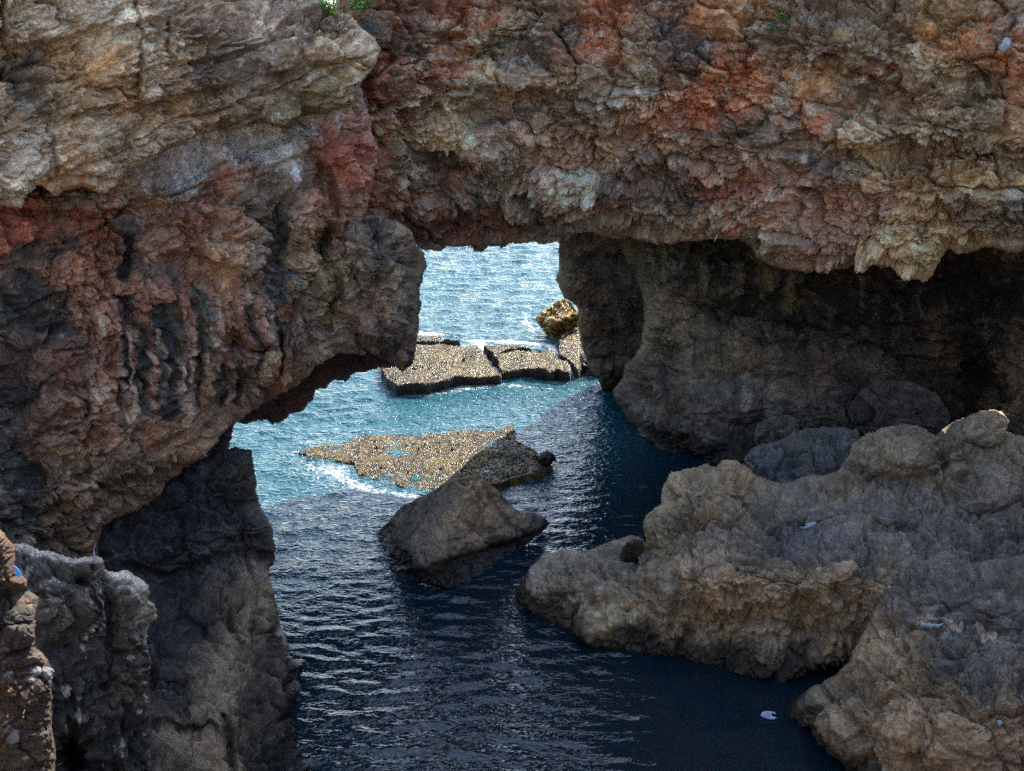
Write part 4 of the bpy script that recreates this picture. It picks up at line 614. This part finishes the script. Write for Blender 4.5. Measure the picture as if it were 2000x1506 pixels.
# ------------------------------------------------------------------ flat seaweed covered slabs
def slab(label, outline, h, seed, tufts=0.05, res=0.025, tilt=(0, 0), edge=0.07, extra=None, mat=None):
    P = np.asarray(outline, float)
    Wp = at_z(P[:, 0], P[:, 1], h)
    c = Wp.mean(0)
    X, Yg = np.meshgrid(np.arange(Wp[:, 0].min() - 0.2, Wp[:, 0].max() + 0.2, res), np.arange(Wp[:, 1].min() - 0.2, Wp[:, 1].max() + 0.2, res))
    d = poly_sdf(Wp[:, :2], X, Yg)
    q = np.stack([X.ravel(), Yg.ravel(), np.zeros(X.size)], 1)
    d = d + (0.16 * fbm(q * 1.5, 3, seed, 0.5)).reshape(X.shape)
    top = h + tilt[0] * (X - c[0]) + tilt[1] * (Yg - c[1]) + (0.10 * fbm(q * 0.9, 4, seed + 5) + tufts * ridged(q * 6.0, 4, seed + 9, 0.7)).reshape(X.shape) - tufts
    if extra: top = top + extra(X, Yg)
    Z = -0.4 + (top + 0.4) * sstep(0.02, -edge, d)
    ins = d < 0.03
    idx = np.full(X.shape, -1, np.int64); sel = np.nonzero(ins.ravel())[0]; idx.ravel()[sel] = np.arange(len(sel))
    a, b_, c_, e = idx[:-1, :-1], idx[:-1, 1:], idx[1:, 1:], idx[1:, :-1]
    ok = (a >= 0) & (b_ >= 0) & (c_ >= 0) & (e >= 0)
    org = np.array([c[0], c[1], 0.0])
    v = np.stack([X.ravel()[sel], Yg.ravel()[sel], Z.ravel()[sel]], 1) - org
    o = link('rock_slab', mesh_from(v, np.stack([a[ok], b_[ok], c_[ok], e[ok]], 1), extra={'side': sstep(-0.10, -0.03, d.ravel()[sel])}), mat or M_WEED, None, org)
    return tag(o, label, 'rock slab', 'flat seaweed slabs in the water')
slab('widest flat slab, half sunlit seaweed and half wet in shadow, behind the pointed boulder', [(571, 881), (588, 864), (629, 857), (671, 856), (724, 844), (799, 841), (898, 835), (940, 835), (995, 826), (1010, 829), (1017, 841), (1029, 855), (1046, 867), (1066, 885), (1090, 903), (1104, 912), (1074, 930), (1012, 949), (971, 954), (900, 962), (820, 958), (794, 956), (763, 946), (741, 947), (701, 936), (688, 927), (680, 910), (650, 902), (629, 899), (599, 899), (586, 893)], 0.085, 111, tufts=0.05, edge=0.22, tilt=(0.012, 0.0), extra=lambda X, Y: 0.05 * perlin(np.stack([X.ravel() * 0.9, Y.ravel() * 0.9, X.ravel() * 0], 1), 113).reshape(X.shape))
slab('left far slab of golden brown seaweed with a dark front edge', [(741, 722), (753, 741), (774, 753), (834, 751), (868, 744), (887, 736), (930, 733), (974, 729), (976, 726), (966, 711), (954, 694), (935, 673), (911, 668), (868, 668), (820, 672), (780, 676), (740, 690)], 0.32, 117)
slab('thin back strip of the left far slab, parted by a dark crack', [(780, 668), (820, 668), (868, 665), (908, 665), (890, 660), (868, 655), (820, 655), (780, 658)], 0.26, 119, edge=0.08)
slab('middle far slab of brown seaweed with a dark undercut front', [(962, 688), (1000, 684), (1040, 681), (1085, 681), (1094, 692), (1106, 706), (1118, 720), (1112, 726), (1070, 728), (1050, 722), (1030, 722), (990, 726), (976, 728), (968, 712), (958, 698)], 0.28, 121)
slab('narrow back piece of the middle far slab beside white foam', [(937, 672), (954, 669), (988, 669), (1048, 675), (1078, 679), (1040, 678), (1000, 681), (962, 686), (948, 682)], 0.30, 123, edge=0.08)
slab('sloping sunlit strip of seaweed rock against the far pillar', [(1080, 664), (1092, 656), (1108, 644), (1124, 630), (1134, 634), (1138, 655), (1140, 675), (1140, 692), (1136, 718), (1128, 722), (1119, 712), (1103, 699), (1090, 680)], 0.3, 127)

# ------------------------------------------------------------------ the sea
def sea_material():
    m, t, b = newmat('sea water')
    co = node(t, 'ShaderNodeTexCoord').outputs['Object']
    def wave(scale, sx, rot, detail, dist):
        mp = node(t, 'ShaderNodeMapping'); mp.inputs['Scale'].default_value = (sx, 1, 1); mp.inputs['Rotation'].default_value = (0, 0, rot)
        t.links.new(co, mp.inputs['Vector'])
        return noise_node(t, mp.outputs['Vector'], scale, detail, 0.55, dist).outputs['Fac']
    def add(a, wa, c, wc):
        x = node(t, 'ShaderNodeMath', operation='MULTIPLY'); x.inputs[1].default_value = wa; t.links.new(a, x.inputs[0])
        y = node(t, 'ShaderNodeMath', operation='MULTIPLY_ADD'); y.inputs[1].default_value = wc; t.links.new(c, y.inputs[0]); t.links.new(x.outputs[0], y.inputs[2])
        return y.outputs[0]
    h = add(wave(13.0, 0.5, 0.15, 2.0, 0.6), 0.40, wave(3.0, 0.35, -0.1, 2.0, 0.4), 0.28)
    bp = node(t, 'ShaderNodeBump'); bp.inputs['Strength'].default_value = 1.0; bp.inputs['Distance'].default_value = 0.22
    ca = node(t, 'ShaderNodeAttribute', attribute_name='calm'); cm = node(t, 'ShaderNodeMapRange'); cm.inputs['To Min'].default_value = 1.0; cm.inputs['To Max'].default_value = 0.2
    t.links.new(ca.outputs['Fac'], cm.inputs['Value']); 
    s2 = node(t, 'ShaderNodeAttribute', attribute_name='lit_sea'); sm = node(t, 'ShaderNodeMapRange'); sm.inputs['To Min'].default_value = 0.3; sm.inputs['To Max'].default_value = 1.0
    mu = node(t, 'ShaderNodeMath', operation='MULTIPLY'); t.links.new(s2.outputs['Fac'], sm.inputs['Value']); t.links.new(sm.outputs[0], mu.inputs[0]); t.links.new(cm.outputs[0], mu.inputs[1])
    t.links.new(mu.outputs[0], bp.inputs['Strength'])
    t.links.new(h, bp.inputs['Height']); t.links.new(bp.outputs['Normal'], b.inputs['Normal'])
    fo = node(t, 'ShaderNodeAttribute', attribute_name='foam')
    fn = noise_node(t, co, 9.0, 7.0, 0.78, 0.8)
    su = node(t, 'ShaderNodeMath', operation='ADD'); t.links.new(fo.outputs['Fac'], su.inputs[0]); t.links.new(fn.outputs['Fac'], su.inputs[1])
    fr = ramp(t, su.outputs[0], [(0.0, (0, 0, 0)), (0.40, (0, 0, 0)), (0.56, (1, 1, 1))])
    mr = node(t, 'ShaderNodeMapRange'); mr.inputs['From Min'].default_value = 0.0; mr.inputs['From Max'].default_value = 2.0
    t.links.new(su.outputs[0], mr.inputs['Value']); t.links.new(mr.outputs[0], fr.inputs['Fac'])
    big = noise_node(t, co, 0.25, 3.0, 0.6)
    sh = node(t, 'ShaderNodeAttribute', attribute_name='lit_sea')
    wc = mixc(t, sh.outputs['Fac'], (0.003, 0.012, 0.019), mixc(t, big.outputs['Fac'], (0.004, 0.040, 0.056), (0.008, 0.066, 0.080)))  # near water painted darker as shade, sea beyond painted teal as sunlit
    t.links.new(mixc(t, fr.outputs['Color'], wc, (0.75, 0.78, 0.8)), b.inputs['Base Color'])
    rg = node(t, 'ShaderNodeMapRange'); rg.inputs['To Min'].default_value = 0.03; rg.inputs['To Max'].default_value = 0.7
    t.links.new(fr.outputs['Color'], rg.inputs['Value']); t.links.new(rg.outputs[0], b.inputs['Roughness'])
    b.inputs['IOR'].default_value = 1.35; b.inputs['Specular IOR Level'].default_value = 0.9
    return m
def sea():
    xs = np.concatenate([[-9000, -900, -200, -60, -25], np.arange(-11, 11.01, 0.05), [25, 60, 200, 900, 9000]])
    ys = np.concatenate([[-200, -40, 0, 8], np.arange(13.5, 46.01, 0.035), 46 + 1.12 ** np.arange(1, 66)])
    X, Yg = np.meshgrid(xs, ys)
    q = np.stack([X.ravel(), Yg.ravel(), np.zeros(X.size)], 1)
    near = (np.abs(q[:, 0]) < 12) & (q[:, 1] > 13) & (q[:, 1] < 60)
    P = q[near]
    r = np.random.default_rng(5)
    wx = 0.10 * fbm(P * 0.35, 2, 411); wy = 0.16 * fbm(P * 0.3 + 9, 3, 413)
    z = np.zeros(len(P), f32)
    for k in range(46):                                          # wind ripples and a little swell
        lam = 0.17 * (1.75 / 0.17) ** r.uniform()
        th = r.normal(0.06, 0.30)
        slope = 0.052 * math.exp(-(math.log(lam / 0.33) / 0.9) ** 2)
        kx, ky = math.sin(th) * 2 * math.pi / lam, math.cos(th) * 2 * math.pi / lam
        ph = kx * (P[:, 0] + wx) + ky * (P[:, 1] + wy) + r.uniform(0, 6.283)
        gust = 0.55 + 0.6 * perlin(P * 0.28 + 13.7 * k, 430)
        z += (slope * lam / (2 * math.pi) * 1.6 * gust * np.sin(ph)).astype(f32)
    z += 0.03 * fbm(P * np.array([0.4, 0.8, 1]), 2, 401)
    calm = sstep(1.2, 3.4, P[:, 0] + 0.35 * (18.5 - P[:, 1]) * 0.3) * (1 - sstep(18.3, 20.5, P[:, 1] + 0.4 * wx))   # sheltered pool beside the outcrops
    z *= 1 - 0.82 * calm
    z *= (1 - sstep(9, 11, np.abs(P[:, 0]))) * sstep(13.5, 14.5, P[:, 1]) * (1 - sstep(40, 46, P[:, 1]))
    zz = np.zeros(len(q)); zz[near] = z; z = zz
    cl = np.zeros(len(q)); cl[near] = calm
    lit_sea = sstep(21.5, 28.5, q[:, 1] + 1.2 * fbm(q * 0.2, 2, 440) - 0.75 * np.clip(q[:, 0], -6, 9) * (1 - sstep(33, 40, q[:, 1])))  # shade on the near water, set as colour, easing to sunlit sea
    foam = np.zeros(len(q))
    def wpoly(pts): 
        pts = np.asarray(pts, float); return at_z(pts[:, 0], pts[:, 1], 0)[:, :2]
    for pts, k, soft in FOAM:
        d = poly_sdf(wpoly(pts), q[near, 0], q[near, 1])
        foam[near] = np.maximum(foam[near], k * sstep(soft, -soft, d))
    idx = np.arange(X.size).reshape(X.shape)
    quads = np.stack([idx[:-1, :-1], idx[:-1, 1:], idx[1:, 1:], idx[1:, :-1]], -1).reshape(-1, 4)
    q[:, 2] = z
    o = link('sea', mesh_from(q, quads, extra={'foam': foam, 'lit_sea': lit_sea, 'calm': cl}), sea_material())
    return tag(o, 'rippled blue green sea water, dark in the shade of the arch and glittering beyond', 'sea', kind='structure')
FOAM = [([(570, 890), (600, 905), (680, 908), (690, 930), (745, 950), (830, 962), (820, 982), (740, 968), (690, 965), (640, 935), (590, 918)], 0.40, 0.30), ([(530, 880), (600, 862), (720, 850), (800, 880), (800, 940), (760, 965), (690, 985), (600, 975), (540, 930)], 0.27, 0.6),
        ([(900, 662), (935, 664), (1000, 664), (1080, 672), (1100, 690), (1125, 718), (1120, 726), (1095, 700), (1060, 676), (950, 668), (970, 700), (980, 735), (970, 735), (930, 672)], 0.55, 0.15),
        ([(780, 645), (850, 648), (910, 658), (870, 656), (780, 656)], 0.45, 0.15),
        ([(760, 758), (830, 766), (900, 752), (980, 745), (1090, 756), (1090, 764), (980, 758), (830, 778), (770, 772)], 0.34, 0.2),
        ([(1020, 600), (1042, 624), (1060, 655), (1075, 670), (1040, 660), (1010, 630)], 0.4, 0.35),
        ([(560, 870), (620, 850), (760, 835), (900, 825), (1000, 818), (1000, 828), (880, 838), (700, 850), (580, 880)], 0.3, 0.2)]
sea()

# ------------------------------------------------------------------ the land the viewer stands on: it closes the pit on the near side
def land():
    xs, ys = np.arange(-60, 60.1, 0.5), np.arange(-60, 24.1, 0.5)
    X, Yg = np.meshgrid(xs, ys)
    pit = [(-12, 40), (-12.5, 14), (-9.5, 5), (-4, 1.2), (4, 1.2), (9.5, 4.5), (13, 11), (15, 20), (15.5, 40)]
    d = poly_sdf(pit, X, Yg)
    q = np.stack([X.ravel(), Yg.ravel(), np.zeros(X.size)], 1)
    nz = fbm(q * 0.18, 4, 601).reshape(X.shape)
    up = np.clip((np.hypot(X, Yg - 12) - 16) * 0.42, 0, 22) * sstep(4, 8, d)
    Z = -1 + (15.0 + 0.5 * nz + up) * sstep(0.0, 1.6, d + 0.6 * nz)
    Z = np.minimum(Z, np.where((np.abs(X) < 3) & (Yg > -3), 14.3, 99))
    idx = np.arange(X.size).reshape(X.shape)
    a, b_, c_, e = idx[:-1, :-1], idx[:-1, 1:], idx[1:, 1:], idx[1:, :-1]
    ok = (d[:-1, :-1] > -1.0)
    v = np.stack([X.ravel(), Yg.ravel(), Z.ravel()], 1)
    cols = np.tile(lin((112, 104, 97)), (len(v), 1)) * np.exp(0.3 * fbm(q * 0.5, 3, 607))[:, None]
    o = link('ground', mesh_from(v, np.stack([a[ok], b_[ok], c_[ok], e[ok]], 1), cols=cols, extra={'wet': np.zeros(len(v))}), M_ROCK)
    return tag(o, 'brown rocky ground around the near side of the sea pit', 'ground', kind='structure')
land()

# ------------------------------------------------------------------ small things
def simple(name, colr, rough=0.6, spec=0.4):
    m, t, b = newmat(name)
    co = node(t, 'ShaderNodeTexCoord').outputs['Object']
    n = noise_node(t, co, 30.0, 4.0, 0.6)
    r = ramp(t, n.outputs['Fac'], [(0.3, tuple(c * 0.75 for c in colr)), (0.7, tuple(min(1, c * 1.15) for c in colr))])
    t.links.new(r.outputs['Color'], b.inputs['Base Color'])
    b.inputs['Roughness'].default_value = rough; b.inputs['Specular IOR Level'].default_value = spec
    return m
def stone_mesh(size, seed, flat=0.3):
    import bmesh
    bm = bmesh.new(); bmesh.ops.create_icosphere(bm, subdivisions=4, radius=1.0)
    co = np.array([v.co for v in bm.verts])
    F1, F2, r, Vv, r2 = worley(co * 1.1, seed)
    k = 1 + flat * (fbm(co * 0.9, 3, seed) + (r - 0.5) * 0.5) + 0.05 * fbm(co * 5, 3, seed + 3)
    co = co * k[:, None] * np.asarray(size)
    for v, c in zip(bm.verts, co): v.co = c
    me = bpy.data.meshes.new('stone'); bm.to_mesh(me); bm.free()
    me.polygons.foreach_set('use_smooth', np.ones(len(me.polygons), bool))
    return me
M_GREY = simple('grey stone', (0.13, 0.128, 0.125), 0.9); M_WHITE = simple('white stone', (0.40, 0.41, 0.42), 0.8)
def stones(spec, key, parent):
    for k, (u, v, ru, rv) in enumerate(spec):
        p = on(key, u, v)
        s = np.linalg.norm(p - np.array([0, 0, CAM_H])) / F
        o = link('embedded_stone', stone_mesh((ru * s, max(ru, rv) * s * 0.8, rv * s), 500 + k), M_GREY, parent, p + np.array([0, 0.02, 0]))
        o['label'] = 'pale grey stone set in the reddish rubble'
stones([(60, 1312, 11, 8), (80, 1316, 13, 12), (52, 1326, 10, 7), (8, 1318, 12, 9), (6, 1420, 14, 9), (20, 1438, 13, 15), (44, 1478, 7, 5), (75, 1424, 5, 6), (57, 1440, 5, 5)], 'rubble_bank', rub)
p = on('rock_arch', 1965, 86)
ws = link('stone', stone_mesh((0.12, 0.12, 0.14), 533, 0.45), M_WHITE, None, p - np.array([0, 0.06, 0]))
tag(ws, 'small bluish white stone lodged high in the brown rock at upper right', 'stone')

def outline_solid(pts3, thick, normal):
    """a thin solid from a 3-D outline"""
    n = len(pts3); P = np.asarray(pts3, float); nrm = np.asarray(normal, float); nrm /= np.linalg.norm(nrm)
    v = np.concatenate([P, P - nrm * thick, [P.mean(0)], [P.mean(0) - nrm * thick]])
    tris = [(2 * n, k, (k + 1) % n) for k in range(n)] + [(2 * n + 1, n + (k + 1) % n, n + k) for k in range(n)]
    quads = [(k, n + k, n + (k + 1) % n, (k + 1) % n) for k in range(n)]
    return v, quads, tris
def plate(name, pts3, thick, normal, mat, label, cat, group=None):
    v, q, t = outline_solid(pts3, thick, normal)
    org = v.mean(0)
    o = link(name, mesh_from(v - org, q, t, smooth=False), mat, None, org)
    return tag(o, label, cat, group)
M_PLASTIC = simple('white plastic', (0.30, 0.38, 0.50), 0.35, 0.5)
fl = [(1486, 1396), (1488, 1392), (1493, 1389), (1505, 1389), (1513, 1391), (1516, 1393), (1508, 1393), (1507, 1396), (1509, 1399), (1517, 1401), (1512, 1403), (1504, 1403), (1492, 1400)]
plate('plastic_scrap', at_z([a for a, _ in fl], [b for _, b in fl], 0.05), 0.03, (0, 0, 1), M_PLASTIC, 'pale blue notched piece of plastic floating on the dark water', 'litter')
float_ = scene.objects['plastic_scrap']
ip = [(1491, 1393), (1502, 1391), (1505, 1393), (1505, 1400), (1496, 1400), (1490, 1397)]
v_, q_2, t_2 = outline_solid(at_z([a for a, _ in ip], [b for _, b in ip], 0.058), 0.01, (0, 0, 1))
link('inner_panel', mesh_from(v_ - np.array(float_.location), q_2, t_2, smooth=False), simple('faded blue plastic', (0.16, 0.26, 0.42), 0.5), None)
scene.objects['inner_panel'].parent = float_
M_BLUE = simple('blue plastic', (0.06, 0.30, 0.62), 0.4, 0.4)
q0 = on('rubble_bank', 26, 1116); s0 = np.linalg.norm(q0 - np.array([0, 0, CAM_H])) / F
bl = [(27, 1106), (30, 1106), (37, 1114), (42, 1122), (36, 1129), (31, 1122)]
Yb = q0[1] - 0.06
plate('plastic_scrap', at([a for a, _ in bl], [b for _, b in bl], [Yb, Yb, Yb - 0.01, Yb, Yb - 0.02, Yb - 0.01]), 0.012, (0.2, -1, 0.4), M_BLUE, 'small bright blue plastic scrap caught on the near rubble bank', 'litter')

def tube_mesh(pts, radii, n=8):
    P = np.asarray(pts, float); m = len(P); V = []
    for k in range(m):
        t = P[min(k + 1, m - 1)] - P[max(k - 1, 0)]; t /= np.linalg.norm(t)
        a = np.cross(t, [0, 1, 0.3]); a /= np.linalg.norm(a) + 1e-9; b = np.cross(t, a)
        for j in range(n):
            th = 2 * math.pi * j / n
            V.append(P[k] + radii[k] * (math.cos(th) * a + math.sin(th) * b))
    q = [(k * n + j, k * n + (j + 1) % n, (k + 1) * n + (j + 1) % n, (k + 1) * n + j) for k in range(m - 1) for j in range(n)]
    return np.array(V), q
def tube(name, pts, radii, mat, label, cat):
    v, q = tube_mesh(pts, radii); org = v.mean(0)
    return tag(link(name, mesh_from(v - org, q), mat, None, org), label, cat)
M_BONE = simple('white quill', (0.72, 0.74, 0.78), 0.5)
pq = [on('rubble_bank', u, v) + np.array([0, -0.03, 0.0]) for u, v in ((40, 1369), (42, 1377), (45, 1385), (47, 1395))]
tube('feather', pq, [0.004, 0.008, 0.009, 0.011], M_BONE, 'small white curved feather lying on the near rubble bank', 'feather')
pt = on('rock_spur', 185, 1092)
M_TWIG = simple('grey twig', (0.30, 0.29, 0.36), 0.8)
dirs = at([184, 184, 183, 187], [1092, 1080, 1072, 1062], pt[1])
tube('twig', dirs, [0.02, 0.012, 0.008, 0.004], M_TWIG, 'thin pale twig standing on the crest of the jagged spur', 'twig')

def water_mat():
    m, t, b = newmat('sky painted puddle water')
    b.inputs['Base Color'].default_value = (0.26, 0.31, 0.36, 1); b.inputs['Roughness'].default_value = 0.08; b.inputs['IOR'].default_value = 1.33  # pale blue base paints the sky's reflection into the water
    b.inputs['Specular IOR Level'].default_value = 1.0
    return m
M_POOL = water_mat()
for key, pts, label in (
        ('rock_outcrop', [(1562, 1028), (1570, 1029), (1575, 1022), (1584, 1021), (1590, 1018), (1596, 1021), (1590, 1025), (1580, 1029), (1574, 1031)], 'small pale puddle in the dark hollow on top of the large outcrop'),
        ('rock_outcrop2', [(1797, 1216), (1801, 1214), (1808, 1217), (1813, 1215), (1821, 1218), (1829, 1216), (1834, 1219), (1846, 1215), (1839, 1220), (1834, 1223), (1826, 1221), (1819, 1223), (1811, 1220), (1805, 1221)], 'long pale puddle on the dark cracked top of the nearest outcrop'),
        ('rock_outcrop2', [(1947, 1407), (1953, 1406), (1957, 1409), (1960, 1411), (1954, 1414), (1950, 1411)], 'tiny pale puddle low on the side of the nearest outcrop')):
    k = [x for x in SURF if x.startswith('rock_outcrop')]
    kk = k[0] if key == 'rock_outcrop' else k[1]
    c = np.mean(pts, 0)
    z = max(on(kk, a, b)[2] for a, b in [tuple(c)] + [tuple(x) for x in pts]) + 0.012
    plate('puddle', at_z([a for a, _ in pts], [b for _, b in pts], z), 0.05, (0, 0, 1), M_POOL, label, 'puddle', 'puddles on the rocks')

# plants on the cliff
def leaf_mat(name, c):
    m, t, b = newmat(name)
    info = node(t, 'ShaderNodeTexCoord').outputs['Object']
    n = noise_node(t, info, 14.0, 2.0, 0.5)
    r = ramp(t, n.outputs['Fac'], [(0.3, tuple(x * 0.5 for x in c)), (0.7, tuple(x * 1.3 for x in c))])
    t.links.new(r.outputs['Color'], b.inputs['Base Color']); b.inputs['Roughness'].default_value = 0.5
    tr = node(t, 'ShaderNodeBsdfTranslucent'); t.links.new(r.outputs['Color'], tr.inputs['Color'])
    mx = node(t, 'ShaderNodeMixShader'); mx.inputs[0].default_value = 0.35
    t.links.new(b.outputs[0], mx.inputs[1]); t.links.new(tr.outputs[0], mx.inputs[2]); t.links.new(mx.outputs[0], t.nodes['Material Output'].inputs['Surface'])
    return m
M_LEAF = leaf_mat('green leaf', (0.16, 0.32, 0.05)); M_LEAFD = leaf_mat('dull leaf', (0.05, 0.13, 0.09)); M_STEM = simple('dry stem', (0.22, 0.16, 0.10))
def plant(label, p, spread, n, mat, seed, droop=0.3):
    r = np.random.default_rng(seed)
    V, Q = [], []; SV, SQ = [], []
    root = np.asarray(p, float)
    stems = []
    for k in range(max(4, n // 14)):
        d = np.array([r.normal(0, 0.6), -abs(r.normal(0.5, 0.3)), abs(r.normal(0.5, 0.4)) - droop]) * spread
        pts = [root + d * t + np.array([0, 0, -0.25 * droop * spread * t * t]) for t in (0, 0.4, 0.75, 1.0)]
        v, q = tube_mesh(pts, [0.008, 0.007, 0.005, 0.003], 5); q = [tuple(x + sum(len(s) for s in SV) for x in f) for f in q]
        SV.append(v); SQ += q; stems.append(pts)
    for k in range(n):
        st = stems[k % len(stems)]; t = r.uniform(0.25, 1.0) * 3; i = min(int(t), 2); c = st[i] * (1 - t + i) + st[i + 1] * (t - i) + r.normal(0, 0.05 * spread / 0.4, 3)
        a = r.normal(0, 1, 3); a /= np.linalg.norm(a); b = np.cross(a, r.normal(0, 1, 3)); b /= np.linalg.norm(b)
        nrm = np.cross(a, b); L = r.uniform(0.035, 0.075); W_ = L * 0.42
        base = len(V)
        V += [c, c + a * L * 0.5 + b * W_ + nrm * L * 0.12, c + a * L, c + a * L * 0.5 - b * W_ + nrm * L * 0.12]
        Q.append((base, base + 1, base + 2, base + 3))
    e = bpy.data.objects.new('plant', None); scene.collection.objects.link(e); e.location = root; tag(e, label, 'plant', 'plants clinging to the cliff')
    link('foliage', mesh_from(np.array(V) - root, Q, smooth=False), mat, e, root)
    link('stem', mesh_from(np.concatenate(SV) - root, SQ), M_STEM, e, root)
    return e
pa = on('upper_bed', 662, 24); pb = on('rock_arch', 715, 14); pc = on('rock_arch', 718, 46); pd = on('rock_arch', 1524, 24); pe = on('rock_arch', 1517, 44)
plant('sunlit yellow green plant on the ledge of the tan bed', pa + np.array([-0.1, -0.12, 0.05]), 0.5, 230, M_LEAF, 1, 0.1)
plant('brightest green tuft in the notch where the tan bed meets the red arch', pb + np.array([0, -0.2, 0.0]), 0.45, 260, M_LEAF, 2, 0.1)
plant('dull green creeper hanging just under the bright tuft', pc + np.array([0, -0.15, 0]), 0.42, 190, M_LEAFD, 3, 0.7)
plant('small sunlit plant alone on the upper right rock', pd + np.array([0, -0.12, 0]), 0.3, 100, M_LEAF, 4, 0.1)
plant('bluish green sprig hanging below the lone upper right plant', pe + np.array([-0.05, -0.1, 0]), 0.28, 80, M_LEAFD, 5, 0.6)
